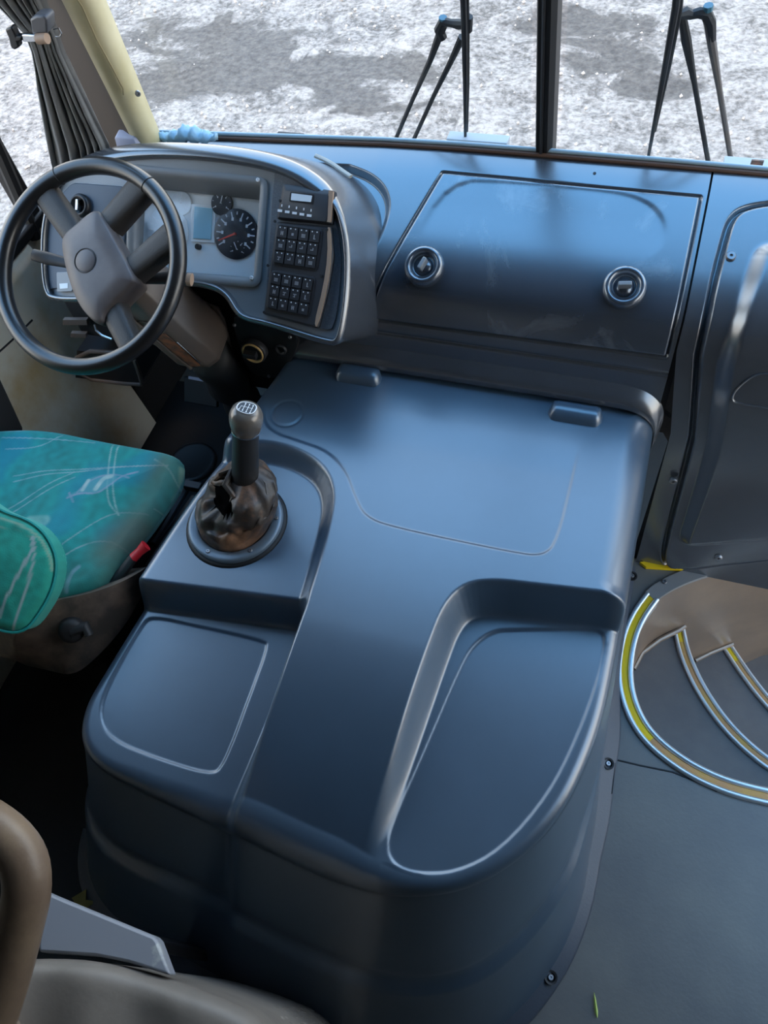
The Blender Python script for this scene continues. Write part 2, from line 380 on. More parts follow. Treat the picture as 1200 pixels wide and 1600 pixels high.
# rubber floor joint and scuffs: thin raised seam
mb = MB(); mb.tube([Z(x, y, .0) for x, y in ((958, 1186), (1000, 1196), (1050, 1206), (1090, 1222), (1120, 1236))], .0022, 6); mb.build('floor_seam', M['rubber'], FLOOR)
mb = MB(); mb.box((-1.06, .45, .003), (.74, 1.9, .006)); mb.build('footwell_dark', M['mud'], FLOOR)  # black sheet run rearward to paint the unlit gap beside the cover dark
STEPS = thing('entrance_steps', (.6, .9, -.6), 'curved dark rubber entrance steps going down to the door at right', 'steps')
STEPS['kind'] = 'structure'
def riser(name, curve, z0, z1, m):
    b = MB(); c = np.array(curve); b.grid(np.array([np.column_stack([c, np.full(len(c), z)]) for z in (z0, z1)])); return b.build(name, m, STEPS, 180)
poly_slab('tread', list(NOSE0[8:]) + [(1.0, .69)] + list(NOSE1[::-1]) + [(.25, .98), (.20, .90)], -.2, .02, M['tread'], STEPS)
poly_slab('tread', list(NOSE1) + [(1.0, .81)] + list(NOSE2[::-1]) + [(.47, 1.10), (.39, 1.035)], -.4, .02, M['tread'], STEPS)
poly_slab('tread', list(NOSE2) + [(1.0, 1.3), (.46, 1.3)], -.6, .02, M['tread'], STEPS)
for c, z in ((NOSE0, 0), (NOSE1, -.2), (NOSE2, -.4)): riser('riser', c, z - .005, z - .2, M['tread'])
# curved front wall of the stairwell with a grey cap strip
c = np.array(WALLC); wz = [(0, WALLC), (-.10, None), (-.2, chaikin([(.198, .80), (.203, .85), (.213, .90), (.235, .945), (.27, .985), (.306, 1.012), (.36, 1.05), (.45, 1.10), (.65, 1.17), (1.0, 1.22)], 2, False)), (-.4, chaikin([(.215, .80), (.225, .86), (.24, .91), (.27, .95), (.32, .98), (.392, 1.029), (.432, 1.064), (.49, 1.109), (.62, 1.17), (1.0, 1.22)], 2, False)), (-.62, chaikin([(.23, .80), (.25, .88), (.30, .95), (.40, 1.02), (.50, 1.09), (.577, 1.151), (.64, 1.21), (.75, 1.23), (.88, 1.24), (1.0, 1.24)], 2, False))]
wz = [(z, None if q is None else resample(q, 60)) for z, q in wz]; wz[1] = (-.10, (wz[0][1] + wz[2][1])/2)
b = MB(); b.grid(np.array([np.column_stack([q, np.full(60, z)]) for z, q in wz]))
b.build('stairwell_panel', M['riser'], STEPS, 180)
# moulding where the wall meets the upper treads
b = MB(); b.tube([Z(x, y, -.19) for x, y in ((990, 1045), (1003, 1020), (1030, 1000), (1060, 985), (1070, 978))], .007, 8); b.build('wall_moulding', M['riser'], STEPS)
b = MB(); b.tube([Z(x, y, -.39) for x, y in ((1086, 1032), (1110, 1020), (1145, 1006))], .007, 8); b.build('wall_moulding', M['riser'], STEPS)
c = np.array(CAPC)
tt = np.gradient(c, axis=0); tt /= np.linalg.norm(tt, axis=1)[:, None]; nn = np.column_stack([-tt[:, 1], tt[:, 0]])
Gt = np.array([np.column_stack([c + nn*o_, np.full(len(c), .007)]) for o_ in (-.003, .016, .032)]); Gb = Gt.copy(); Gb[..., 2] -= .012
b = MB(); b.slab(Gt, Gb); CAPS = b.build('cap_strip', M['trimgrey'], STEPS, 50)
screw('screw', M['steel'], CAPS, Z(1038, 909, .007), (0, 0, 1), .007)
def nosing(name, curve, z, label, ins, hw=.019, split=0):
    t_ = thing(name, (curve[0][0], curve[0][1], z), label, 'step trim', 'aluminium step edges')
    c = resample(curve, 90); tt = np.gradient(c, axis=0); tt /= np.linalg.norm(tt, axis=1)[:, None]; nn = np.column_stack([-tt[:, 1], tt[:, 0]])
    zz = np.full(len(c), z)
    def strip(a, b_, h, nm, m, sl=slice(None)):
        prof = [(a, .0), (a, h*.7), (a + (b_-a)*.2, h), (b_ - (b_-a)*.2, h), (b_, h*.7), (b_, .0)]
        G = [np.column_stack([c + nn*o_, zz + h_]) for o_, h_ in prof]; R = np.array(G).transpose(1, 0, 2)[sl]
        q = MB(); q.rings(list(R)); return q.build(nm, m, t_, 60)
    strip(-hw, -hw*.40, .010, 'outer_rail', M['alu']); strip(hw*.35, hw, .010, 'inner_rail', M['alu']); nk = int(len(c)*split)
    if nk > 2: strip(-hw*.42, hw*.37, .0055, 'grip_insert', M['yellow'], slice(0, nk + 1))
    strip(-hw*.42, hw*.37, .0055, 'grip_insert', ins, slice(nk, None))
    # turned down lip in front of the step
    G = np.array([np.column_stack([c + nn*(hw), zz + k]) for k in (.004, -.03)]); Gb = np.array([np.column_stack([c + nn*(hw - .003), zz + k]) for k in (.004, -.03)])
    q = MB(); q.slab(G, Gb); q.build('front_lip', M['alu'], t_, 60)
nosing('step_nosing', NOSE0, .0, 'large curved aluminium step edge with bright yellow insert at platform floor level', M['tan'], .019, .34)
nosing('step_nosing', NOSE1 + (.0, 0), -.2, 'middle curved aluminium step edge with worn tan insert, one step down', M['tan'], .016, .05)
nosing('step_nosing', NOSE2, -.4, 'lowest curved aluminium step edge with worn tan insert near right border', M['tan'], .016, .08)

# ---- shell of the bus
def wsY(z): return 1.465 - .21*(z - .88)
WN = unit((0, 1, .21))
def W_(px, py, off=0.0): return U(px, py, np.array([0, 1.465, .88]) + WN*off, WN)
b = MB(); b.box((-.23, -.55, 2.08), (2.5, 3.5, .06)); CE = struct(b.build('ceiling', M['ceil'], None, 0), 'darkened ceiling lining above the driver area', 'ceiling')
b = MB(); b.box((-.23, -2.33, .5), (2.5, .06, 3.1)); struct(b.build('wall_back', M['ceil'], None, 0), 'bulkhead wall behind the viewer', 'wall')
# left wall: lower panel, rear part
b = MB(); b.box((-1.485, -.38, .33), (.05, 3.84, .68)); WL = struct(b.build('wall_left', M['beigedirty'], None, 0), 'dirty beige side panel below the driver window', 'wall')
b = MB(); b.box((-1.485, -.93, 1.36), (.05, 2.74, 1.4)); b.build('upper_panel', M['ceil'], WL, 0)
b = MB(); b.box((-1.485, .75, 1.92), (.05, 1.3, .28)); b.build('header_panel', M['beige'], WL, 0)
b = MB(); G = np.array([[(-1.46, y, z) if k == 0 else (x_, y, z) for k, (x_, z) in enumerate(((-1.46, .675), (-1.435, .668), (-1.425, .64), (-1.43, .45), (-1.40, .30), (-1.36, .17), (-1.34, 0.0)))] for y in np.linspace(.1, 1.22, 14)]); b.grid(G); b.build('kick_panel', M['beigedirty'], WL, 180)
b = MB(); b.box((-1.40, 1.38, .20), (.10, .32, .40)); b.build('footwell_side_shade', M['mud'], WL, 0)  # added black block, stands in for the shade where the beige panel recedes
b = MB(); b.tube([Xp(x, y, -1.428) for x, y in ((-30, 580), (0, 548), (20, 530), (50, 500))], .003, 6); b.build('panel_joint', M['rubber'], WL)
# left window
b = MB(); b.box((-1.46, .93, .685), (.05, .96, .03)); W1 = struct(b.build('window_1', M['rubber'], None, 0, .006), 'side window with black rubber frame left of the steering wheel', 'window')
for y in (.46, 1.30): 
    b = MB(); b.box((-1.465, y, 1.24), (.045, .035, 1.14)); b.build('window_post', M['rubber'], W1, 0, .006)
b = MB(); b.tube([Xp(x, y, -1.45) for x, y in ((-30, 175), (0, 240), (26, 300), (56, 372))], .016, 8); b.build('window_gasket', M['rubber'], W1)
b = MB(); b.box((-1.475, .88, 1.24), (.006, .82, 1.10)); b.build('pane', M['glass'], W1, 0)
# right wall with the door
b = MB(); b.box((1.025, -1.05, .5), (.05, 2.5, 3.1)); WR = struct(b.build('wall_right', M['ceil'], None, 0), 'unseen darkened side wall behind the entrance door', 'wall')
b = MB(); b.box((1.025, .80, 1.92), (.05, 1.2, .28)); b.build('header_panel', M['beige'], WR, 0)
D1 = MB(); D1.box((1.02, .22, .6), (.05, .05, 2.4)); D1.box((1.02, 1.46, .6), (.05, .05, 2.4)); D1.box((1.02, .84, .10), (.05, 1.22, .05)); D1.box((1.02, .84, -.62), (.05, 1.22, .06)); D1.box((1.02, .84, 1.77), (.05, 1.22, .06))
D1 = struct(D1.build('door_1', M['black'], None, 0), 'black framed glazed entrance door on the right', 'door')
for z0, z1 in ((-.59, .075), (.125, 1.74)):
    b = MB(); b.box((1.02, .84, (z0+z1)/2), (.008, 1.19, z1-z0)); b.build('pane', M['glass'], D1, 0)
# front of the body below the windscreen and lamps side
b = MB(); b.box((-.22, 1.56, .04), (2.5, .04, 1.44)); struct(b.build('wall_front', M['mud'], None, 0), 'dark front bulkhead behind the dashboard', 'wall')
# windscreen
WIN = thing('windscreen', (-.2, wsY(.88), .88), 'large split windscreen with a black centre post above the dashboard', 'window'); WIN['kind'] = 'structure'
def wpt(x, z, off=0): return np.array([x, wsY(z), z]) + WN*off
for x0, x1 in ((-1.20, -.25), (-.19, 1.0)):
    b = MB(); b.prism([wpt(x0, .84), wpt(x1, .84), wpt(x1, 2.06), wpt(x0, 2.06)], WN*.006); b.build('pane', M['glass'], WIN, 0)
p0, p1 = W_(852, 226), W_(858, 0); dv = (p1 - p0); pt = p0 + dv*4.2; pb = p0 - dv*.15
def postx(hw, y0, y1): return [np.array(q_) for q_ in ((-hw, y0), (hw, y0), (hw, y1), (-hw, y1))]
b = MB(); R = []
for q_ in (pb, pt):
    R.append([q_ + np.array([a_, 0, 0]) + WN*c_ for a_, c_ in ((-.0175, -.012), (-.014, -.022), (.008, -.024), (.017, -.014), (.017, .03), (-.0175, .03))])
b.rings(R); PST = b.build('centre_post', M['rubber'], WIN, 30)
b = MB(); b.tube([pb + np.array([-.004, 0, 0]) - WN*.024, pt + np.array([-.004, 0, 0]) - WN*.024], .0035, 6); b.build('post_bead', M['black'], PST)
b = MB(); b.prism([wpt(-1.15, 2.0, -.02), wpt(1.02, 2.0, -.02), wpt(1.02, 2.12, -.02), wpt(-1.15, 2.12, -.02)], WN*.05); b.build('header', M['black'], WIN, 0)
b = MB(); b.prism([wpt(.99, .7, -.02), wpt(1.06, .7, -.02), wpt(1.06, 2.06, -.02), wpt(.99, 2.06, -.02)], WN*.05); b.build('right_post', M['rubber'], WIN, 0)
# base ledge of the windscreen, pale with a dark gap under it
edge = [(200, 203), (330, 207), (450, 211), (600, 216), (720, 223), (850, 233), (950, 241), (1050, 249), (1130, 256), (1200, 262), (1280, 270)]
EP = np.array([Yp(x, y, 1.447) for x, y in edge])
b = MB(); b.tube(EP + np.array([0, 0, -.002]), .0045, 10); EDG = b.build('trim_1', mat('pale_blue_edge', (.30, .40, .46), .4), None, 60); struct(EDG, 'thin pale blue edge strip along the windscreen base', 'trim')
b = MB(); b.tube(EP + np.array([0, -.006, -.009]), .0045, 8); b.build('edge_gap', mat('brown_gap', (.10, .05, .03), .7), EDG)
b = MB(); b.slab(np.array([EP + np.array([0, .004, -.004]), EP + np.array([0, .05, -.05])]), np.array([EP + np.array([0, .004, -.02]), EP + np.array([0, .05, -.07])])); b.build('sill', M['cloth'] if False else mat('sill_grey', (.35, .37, .38), .6), EDG, 40)

# left front pillar (cream, rounded) leaning with the windscreen
def pil(px, py, y): return Yp(px, py, y)
secB = [(-.985, 1.345), (-.985, 1.315), (-1.0, 1.285), (-1.03, 1.262), (-1.055, 1.262)]
base = np.array([Yp(252, 212, 1.43), Yp(244, 212, 1.39), Yp(228, 212, 1.36), Yp(212, 212, 1.347), Yp(203, 212, 1.355)])
top = np.array([Yp(166, 0, 1.37), Yp(156, 0, 1.33), Yp(135, 0, 1.297), Yp(110, 0, 1.285), Yp(96, 0, 1.293)])
def ext(A, B, t): return A + (B - A)*t
lv = [-.5, -.1, 0, .35, .7, 1.0, 1.5, 2.5, 3.4]
b = MB(); b.grid(np.array([chaikin(ext(base, top, t), 2, False) for t in lv]))
PIL = struct(b.build('trim_2', M['pillar'], None, 180), 'cream windscreen pillar leaning at the upper left', 'pillar')
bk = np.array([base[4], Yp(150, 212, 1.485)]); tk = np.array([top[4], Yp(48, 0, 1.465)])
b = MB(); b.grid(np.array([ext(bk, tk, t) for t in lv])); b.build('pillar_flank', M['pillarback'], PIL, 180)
b = MB(); b.grid(np.array([[ext(base[0], top[0], t), ext(base[0], top[0], t) + (-.14, .1, 0), ext(bk[1], tk[1], t) + (-.02, .03, 0)] for t in lv])); b.build('pillar_back', M['rubber'], PIL, 180)
b = MB(); sm = [(100, -30), (128, 10), (150, 60), (175, 105), (192, 138), (193, 148)]
b.tube([Yp(x, y, 1.2) if False else U(x, y, (base[3] + top[3])/2 + np.array([.01, -.001, 0]), np.cross(top[3]-base[3], np.array([1, .35, 0]))) for x, y in sm], .0016, 6); b.build('pillar_seam', mat('seam_brown', (.30, .24, .12), .7), PIL)
pc = U(215, 145, (base[2] + top[2])/2, np.cross(top[2]-base[2], np.array([1, 1.0, 0])))
screw('screw', M['steel'], PIL, pc + np.array([.003, -.004, .001]), (.6, -.75, .2), .006)

# ================================================================== DASHBOARD
class Prof:
    def __init__(s, pts, n=400):
        p = resample(chaikin(pts, 3, False), n); s.p = p
        s.s = np.r_[0, np.cumsum(np.linalg.norm(np.diff(p, axis=0), axis=1))]; s.L = s.s[-1]
        t = np.gradient(p, axis=0); t /= np.linalg.norm(t, axis=1)[:, None]; s.n = np.column_stack([-t[:, 1], t[:, 0]])
    def at(s, x, a, off=0.0):
        x, a = np.broadcast_arrays(np.asarray(x, float), np.asarray(a, float)); off = np.broadcast_to(off, a.shape)
        y, z, ny, nz = (np.interp(a, s.s, c) for c in (s.p[:, 0], s.p[:, 1], s.n[:, 0], s.n[:, 1]))
        return np.stack([x, y + ny*off, z + nz*off], -1)
    def nrm(s, a): return unit((0, np.interp(a, s.s, s.n[:, 0]), np.interp(a, s.s, s.n[:, 1])))
    def hit(s, px, py):
        d = ray(px, py); t = (s.p[:, 0] - CAM[1])/d[1]; zr = CAM[2] + t*d[2]; g = zr - s.p[:, 1]
        k = np.where(np.sign(g[:-1]) != np.sign(g[1:]))[0]
        k = k[0] if len(k) else int(np.abs(g).argmin()); k = min(k, len(g) - 2)
        f = g[k]/(g[k] - g[k+1] + 1e-12); f = min(max(f, 0), 1); tt = t[k] + f*(t[k+1] - t[k])
        return np.array([CAM[0] + tt*d[0], s.s[k] + f*(s.s[k+1] - s.s[k])])
PR = Prof([(1.075, -.01), (1.083, .12), (1.092, .25), (1.10, .40), (1.112, .54), (1.122, .60), (1.130, .637), (1.140, .672), (1.150, .705), (1.162, .735), (1.180, .757), (1.22, .780), (1.28, .808), (1.34, .836), (1.38, .854), (1.42, .866), (1.455, .872)], 700)
DASH = thing('dashboard', (-.3, 1.2, .55), 'blue-grey moulded passenger-side dashboard with a large storage lid', 'dashboard')
lid_px = [(692, 271), (1093, 309), (1040, 556), (577, 497)]
LQ = np.array([PR.hit(*p) for p in lid_px])          # TL TR BR BL in (x, s)
sm0 = PR.hit(555, 512); sm1 = PR.hit(1060, 590); seam_s = (sm0[1] + sm1[1])/2
rc = chaikin([(545, 255), (580, 270), (602, 292), (609, 318), (604, 345), (590, 378), (572, 412), (560, 450), (553, 490)], 2, False)
RCP = np.array([PR.hit(*p) for p in rc]); RCP = np.vstack([RCP, [(-1.5, RCP[-1][1]), (-1.5, RCP[0][1])]])
def dash_grid(xs, ss):
    X, S = np.meshgrid(xs, ss); P = np.stack([X.ravel(), S.ravel()], 1)
    d, _ = sdf(P, LQ, True, .02); off = -.007*sstep(.006, .002, d)
    # moulded seam below the lid
    off -= .004*np.exp(-((P[:, 1] - seam_s)/.003)**2)
    d2, _ = sdf(P, RCP); off -= .016*sstep(.003, -.010, d2)
    G = PR.at(X.ravel(), S.ravel(), off).reshape(*X.shape, 3); EX = np.interp(X, EP[:, 0], EP[:, 2]) - .010
    G[..., 2] += np.minimum(EX - PR.p[-1, 1], 0)*sstep(PR.L - .30, PR.L, S); return G
b = MB(); b.grid(dash_grid(np.linspace(-.75, .103, 330), np.r_[np.linspace(.30, .56, 16)[:-1], np.linspace(.56, PR.L, 190)])); b.build('dash_shell', M['dash'], DASH, 180, fix=False)
b = MB(); b.grid(dash_grid(np.linspace(-1.12, -.749, 60), np.linspace(.82, PR.L, 60))); b.build('dash_top', M['dash'], DASH, 180, fix=False)
# lid
def quad_patch(prof, Q, nu, nv, h, r, dish=None):
    e = lambda n: np.unique(np.r_[np.linspace(0, .03, 7), np.linspace(.03, .97, n), np.linspace(.97, 1, 7)])
    u, v = np.meshgrid(e(nu), e(nv)); Q = np.array(Q)
    XS = ((1-u)*(1-v))[..., None]*Q[0] + (u*(1-v))[..., None]*Q[1] + (u*v)[..., None]*Q[2] + ((1-u)*v)[..., None]*Q[3]
    d, _ = sdf(XS.reshape(-1, 2), Q); d = np.maximum(-d, 0).reshape(u.shape)
    q = np.clip(d/r, 0, 1); off = h - r*(1 - np.sqrt(np.maximum(1 - (1-q)**2, 0)))
    if dish is not None: off = off + dish(XS)
    return prof.at(XS[..., 0], XS[..., 1], off), prof.at(XS[..., 0], XS[..., 1], -.006)
ridge = np.array([PR.hit(*p) for p in ((700, 282), (800, 285), (930, 296), (1000, 308), (1035, 335), (1040, 370), (1020, 400), (960, 430), (760, 420), (640, 400))])
ridge = chaikin(ridge, 2)
def dish(XS):
    d, _ = sdf(XS.reshape(-1, 2), ridge); return (-.0020*sstep(.008, -.008, d)*sstep(PR.hit(900, 400)[1], PR.hit(900, 330)[1], XS.reshape(-1, 2)[:, 1])).reshape(XS.shape[:2])
b = MB(); b.slab(*quad_patch(PR, LQ, 130, 100, .0025, .003, dish)); LID = b.build('storage_lid', M['lid'], DASH, 60)
for px, py, ang in ((664, 419, 1.2), (975, 452, .15)):
    h_ = PR.hit(px, py); n_ = PR.nrm(h_[1]); c_ = PR.at(h_[0], h_[1], .002)
    b = MB(); b.lathe([(.0395, -.004), (.0405, .008), (.038, .018), (.033, .022), (.028, .020), (.0245, .014), (.023, .008), (.017, .008), (.016, .012), (.0001, .0125)], c_, n_, 48)
    ltc = b.build('latch', M['lid'], LID, 180)
    u_ = np.array([1.0, 0, 0]); v_ = np.cross(n_, u_); a_ = u_*math.cos(ang) + v_*math.sin(ang); e_ = np.cross(n_, a_)
    # the turn tab stands in the latch cup
    t_ = MB(); c2 = c_ + n_*.021
    t_.box(c2, (.024, .008, .022), np.column_stack([a_, e_, n_])); t2 = t_.build('turn_tab', M['face'], LID, 0, .0015)
# pale scuffs belong to the lid material; small drilled hole
h_ = PR.hit(929, 271); b = MB(); b.lathe([(.0001, .001), (.003, .001), (.0035, -.002)], PR.at(h_[0], h_[1]), PR.nrm(h_[1]), 10); b.build('drilled_hole', M['rubber'], DASH)
# collar that wraps over the front of the engine cover
ip = chaikin([(-.74, .548), (-.66, .555), (.0, .555), (.05, .553), (.085, .535), (.102, .50), (.107, .46), (.108, .44)], 3, False)
op = chaikin([(-.74, .595), (-.66, .602), (.0, .602), (.06, .597), (.100, .575), (.117, .54), (.117, .49), (.111, .44)], 3, False)
b = MB(); yb = lambda z: np.interp(z, PR.p[:, 1], PR.p[:, 0])
R = []
for k, (t, y_) in enumerate(((0, 1.102), (0, 1.096), (.18, 1.090), (.45, 1.094), (.75, 1.106), (1.0, None))):
    q = ip + (op - ip)*t; yy = np.array([yb(z) + .002 for z in q[:, 1]]) if y_ is None else np.minimum(np.full(len(q), y_), np.array([yb(z) + .002 for z in q[:, 1]]))
    R.append(np.column_stack([q[:, 0], yy, q[:, 1]]))
b.grid(np.array(R)); b.build('cover_collar', M['dash'], DASH, 180)
# ---- right-hand section beside the door
COVR = thing('door_side_panel', (.5, 1.09, 0), 'tall dark moulded panel screwed to the front beside the entrance steps', 'panel')
o_px = [(1260, 318), (1200, 322), (1160, 330), (1144, 345), (1135, 372), (1110, 470), (1078, 620), (1048, 740), (1022, 838), (1018, 866), (1026, 882), (1060, 884), (1120, 880), (1200, 872), (1270, 862)]
i_px = [(1260, 380), (1200, 385), (1178, 395), (1166, 430), (1150, 480), (1132, 535), (1112, 610), (1085, 715), (1058, 800), (1048, 830), (1056, 842), (1100, 842), (1200, 836), (1270, 830)]
oq = [PR.hit(*p) for p in o_px]; iq = [PR.hit(*p) for p in i_px]
oq = chaikin([(1.3, oq[0][1])] + [tuple(q) for q in oq] + [(1.3, oq[-1][1])], 2)
iq = chaikin([(1.3, iq[0][1])] + [tuple(q) for q in iq] + [(1.3, iq[-1][1])], 2)
xs = np.r_[np.linspace(.107, .50, 190), np.linspace(.51, 1.0, 30)]; ss = np.linspace(.012, PR.L, 330)
X, S = np.meshgrid(xs, ss); P = np.stack([X.ravel(), S.ravel()], 1)
dO, _ = sdf(P, oq); dI, _ = sdf(P, iq)
off = .010*sstep(.001, -.006, dO) - .010*np.exp(-((dO - .004)/.004)**2) + .020*sstep(.008, -.028, dI)
sl = np.interp(S.ravel(), [0, .5, .7, PR.L], [.045, .032, .0, .0])          # the seam side widens toward the floor
G = PR.at(X.ravel() + sl*np.clip((.35 - X.ravel())/.243, 0, 1), S.ravel(), off).reshape(*X.shape, 3)
b = MB(); b.grid(G); b.build('panel_shell', M['dash'], COVR, 180, fix=False)
for px, py in ((1140, 405), (1053, 745), (1123, 865)):
    h_ = PR.hit(px, py); screw('screw', M['steel'], COVR, PR.at(h_[0], h_[1], .010), PR.nrm(h_[1]), .009)
gp = chaikin([(1143, 612), (1148, 596), (1176, 573), (1200, 570), (1260, 575), (1260, 640), (1200, 622), (1160, 617)], 2)
b = MB(); b.tube([PR.at(*PR.hit(*p), .0305) for p in gp], .0022, 6, True); b.build('grip_outline', M['dash'], COVR)
b = MB(); q = [Z(x, y, .012) for x, y in ((1000, 878), (1020, 876), (1070, 884), (1068, 890), (1010, 886))]; b.prism(q, (0, 0, -.01)); b.build('yellow_tape', M['yellow'], COVR, 0)
# dark gap filler behind the seam
b = MB(); b.grid(np.array([PR.at(np.array([.095, .115]) + (.045 if k < .5 else 0), np.full(2, k*PR.L), -.012) for k in np.linspace(0, 1, 40)])); b.build('seam_gap', M['rubber'], COVR, 180)
# ================================================================== ENGINE COVER
COVER = thing('engine_cover', (-.36, .62, 0), 'large blue-grey moulded engine cover with two recessed trays in the middle', 'engine cover')
OUT = chaikin([(-.715, 1.13), (-.69, 1.135), (-.3, 1.135), (.03, 1.135), (.085, 1.135), (.104, 1.12), (.104, 1.03), (.104, .80), (.106, .58), (.098, .44), (.058, .285), (-.035, .165), (-.15, .112), (-.28, .104), (-.45, .124), (-.60, .140), (-.74, .152), (-.815, .185), (-.845, .25), (-.840, .33), (-.828, .47), (-.800, .72), (-.772, .84), (-.738, .97)], 3)
OUT = resample(OUT, 420, True)
ZT = .55
LREC = chaikin([(-1.3, .80), (-.80, .832), (-.72, .852), (-.65, .862), (-.58, .852), (-.52, .822), (-.482, .77), (-.466, .70), (-.455, .60), (-.448, .50), (-.448, .3), (-.455, .12), (-.46, -.4), (-1.3, -.4)], 2)
TRAY = chaikin([(.5, .700), (.12, .682), (-.06, .660), (-.13, .652), (-.18, .632), (-.207, .585), (-.214, .50), (-.226, .26), (-.236, .10), (-.25, -.4), (.5, -.4)], 2)
LIDG = chaikin([(-.695, 1.06), (-.712, .98), (-.706, .92), (-.67, .884), (-.60, .874), (-.53, .862), (-.475, .82), (-.438, .765), (-.405, .727), (-.35, .716), (-.11, .716), (-.055, .722), (-.038, .762), (-.036, .90), (-.036, 1.06)], 2)
PADG = chaikin([(-.795, .462), (-.70, .466), (-.548, .472), (-.536, .462), (-.532, .36), (-.527, .225), (-.545, .205), (-.66, .205), (-.755, .212), (-.800, .245), (-.815, .30), (-.808, .44)], 2)
TRG = chaikin([(-.118, .592), (-.08, .604), (.02, .632), (.068, .644), (.083, .628), (.082, .55), (.064, .437), (.036, .33), (-.02, .225), (-.08, .172), (-.14, .152), (-.178, .153), (-.199, .175), (-.200, .22), (-.182, .34), (-.161, .50), (-.148, .555)], 2)
def hz(x, y):
    P = np.stack([x, y], 1)
    z = ZT - .105*np.clip((.50 - y)/.38, 0, 1.2)**2
    z = z - .004*sstep(.02, .10, x)*0
    dl, _ = sdf(P, LREC); dt, _ = sdf(P, TRAY)
    m = sstep(.002, -.034, dl); stepl = .522 + (x + .64)*.115
    zf = ZT - .042 - .078*sstep(stepl + .004, stepl - .034, y)
    z = z + (np.minimum(zf, z) - z)*m
    m2 = sstep(.003, -.031, dt); zt2 = ZT - .088
    z = z + (np.minimum(zt2, z) - z)*m2
    g, _ = sdf(P, LIDG, True, .01); z -= .0028*sstep(.004, -.003, g)*sstep(1.0, .90, y)
    g, _ = sdf(P, PADG, True, .01); z -= .0030*sstep(.003, -.003, g)
    g, _ = sdf(P, TRG, True, .01); z -= .0030*sstep(.003, -.003, g)
    r = np.hypot(x + .655, y - .94); z -= .0012*np.exp(-((r - .034)/.003)**2)
    return z
fx = np.linspace(-.90, .16, 430); fy = np.linspace(.05, 1.15, 440)
FLR = lambda n: .085 + .38*np.clip(-n[:, 1], 0, 1)**1.4
RAD = lambda q: .022 + .038*sstep(-.1, .05, q[:, 0])*sstep(.64, .70, q[:, 1]) + .038*sstep(.34, .20, q[:, 1])*sstep(-.66, -.42, q[:, 0])*sstep(-.08, -.30, q[:, 0]) + .012*sstep(.25, .18, q[:, 1])*sstep(-.78, -.66, q[:, 0])*sstep(-.5, -.6, q[:, 0])
V, F = dome(OUT, fx, fy, hz, RAD, .0, FLR, .5, .012)
fast_mesh('cover_shell', V, F, M['cover'], COVER)
# flanks: structured skirt below the rounded edge, with a moulded ridge low on the rear
sk = OUT; tg = np.roll(sk, -1, 0) - np.roll(sk, 1, 0); tg /= np.linalg.norm(tg, axis=1)[:, None]; vn = np.column_stack([tg[:, 1], -tg[:, 0]])
if .5*np.sum(sk[:, 0]*np.roll(sk[:, 1], -1) - np.roll(sk[:, 0], -1)*sk[:, 1]) < 0: vn = -vn
rk = RAD(sk); ztop = hz(*(sk - vn*rk[:, None]).T) - rk; fl_ = FLR(vn)
lows = np.unique(np.r_[np.linspace(.004, .5, 40), np.linspace(.27, .33, 24)])
G = []
for l in lows:
    z_ = ztop*(1 - l/.5); w_ = sstep(.55, .30, sk[:, 1])
    rid = w_*(.010*sstep(.218, .196, z_) - .004*np.exp(-((z_ - .222)/.008)**2))
    G.append(np.column_stack([sk + vn*(fl_*l + rid + .0003)[:, None], z_]))
G = np.array(G); G = np.concatenate([G, G[:, :1]], 1)
b = MB(); b.grid(G); b.build('cover_skirt', M['cover'], COVER, 180)
# hinges along the front edge
for (xa, ya), (xb, yb_) in (((524, 580), (595, 588)), ((858, 636), (942, 652))):
    A, B = Z(xa, ya, ZT + .012), Z(xb, yb_, ZT + .012); c_ = (A + B)/2; hw = (B[0] - A[0])/2
    R = []
    for t in np.linspace(-1, 1, 15):
        e_ = 1 - max(0, abs(t) - .72)/.28; k = .35 + .65*math.sqrt(max(0, 1 - (1 - e_)**2)); k0 = k
        R.append([np.array([c_[0] + t*hw, c_[1] + a_*k*.021, ZT - .004 + h_*k0*.026]) for a_, h_ in ((-1.05, 0), (-.92, .45), (-.70, .80), (-.35, .98), (.1, 1.0), (.6, .98), (.95, .8), (1.05, 0))])
    b = MB(); b.rings(R); b.build('hinge', M['cover'], COVER, 70)
# floor flange with notches and screws
bot = sk + vn*(fl_*.5)[:, None]; out_ = bot + vn*(.008 + .024*sstep(.80, .58, sk[:, 1]))[:, None]
k0 = int(np.argmin(np.hypot(out_[:, 0] - .17, out_[:, 1] - 1.06))); order = np.roll(np.arange(len(sk)), -k0)
if out_[order[5], 1] > out_[order[0], 1]: order = np.roll(order[::-1], 1)
order = order[:int(np.argmin(out_[order, 0]))]
fo = resample(out_[order], 140)
tt = np.gradient(fo, axis=0); tt /= np.linalg.norm(tt, axis=1)[:, None]; nn = np.column_stack([tt[:, 1], -tt[:, 0]]); nn *= np.sign((bot.mean(0) - fo.mean(0)) @ nn.mean(0))
wd = .014 + .022*sstep(.80, .58, fo[:, 1])
prof = [(0, .0), (0, .006), (.12, .010), (.55, .014), (.8, .022), (1.2, .026), (1.2, 0)]
R = np.array([np.column_stack([fo + nn*(wd*a_)[:, None], np.full(len(fo), h_)]) for a_, h_ in prof]).transpose(1, 0, 2)
b = MB(); b.rings(list(R)); FLG = b.build('floor_flange', M['flange'], COVER, 60)
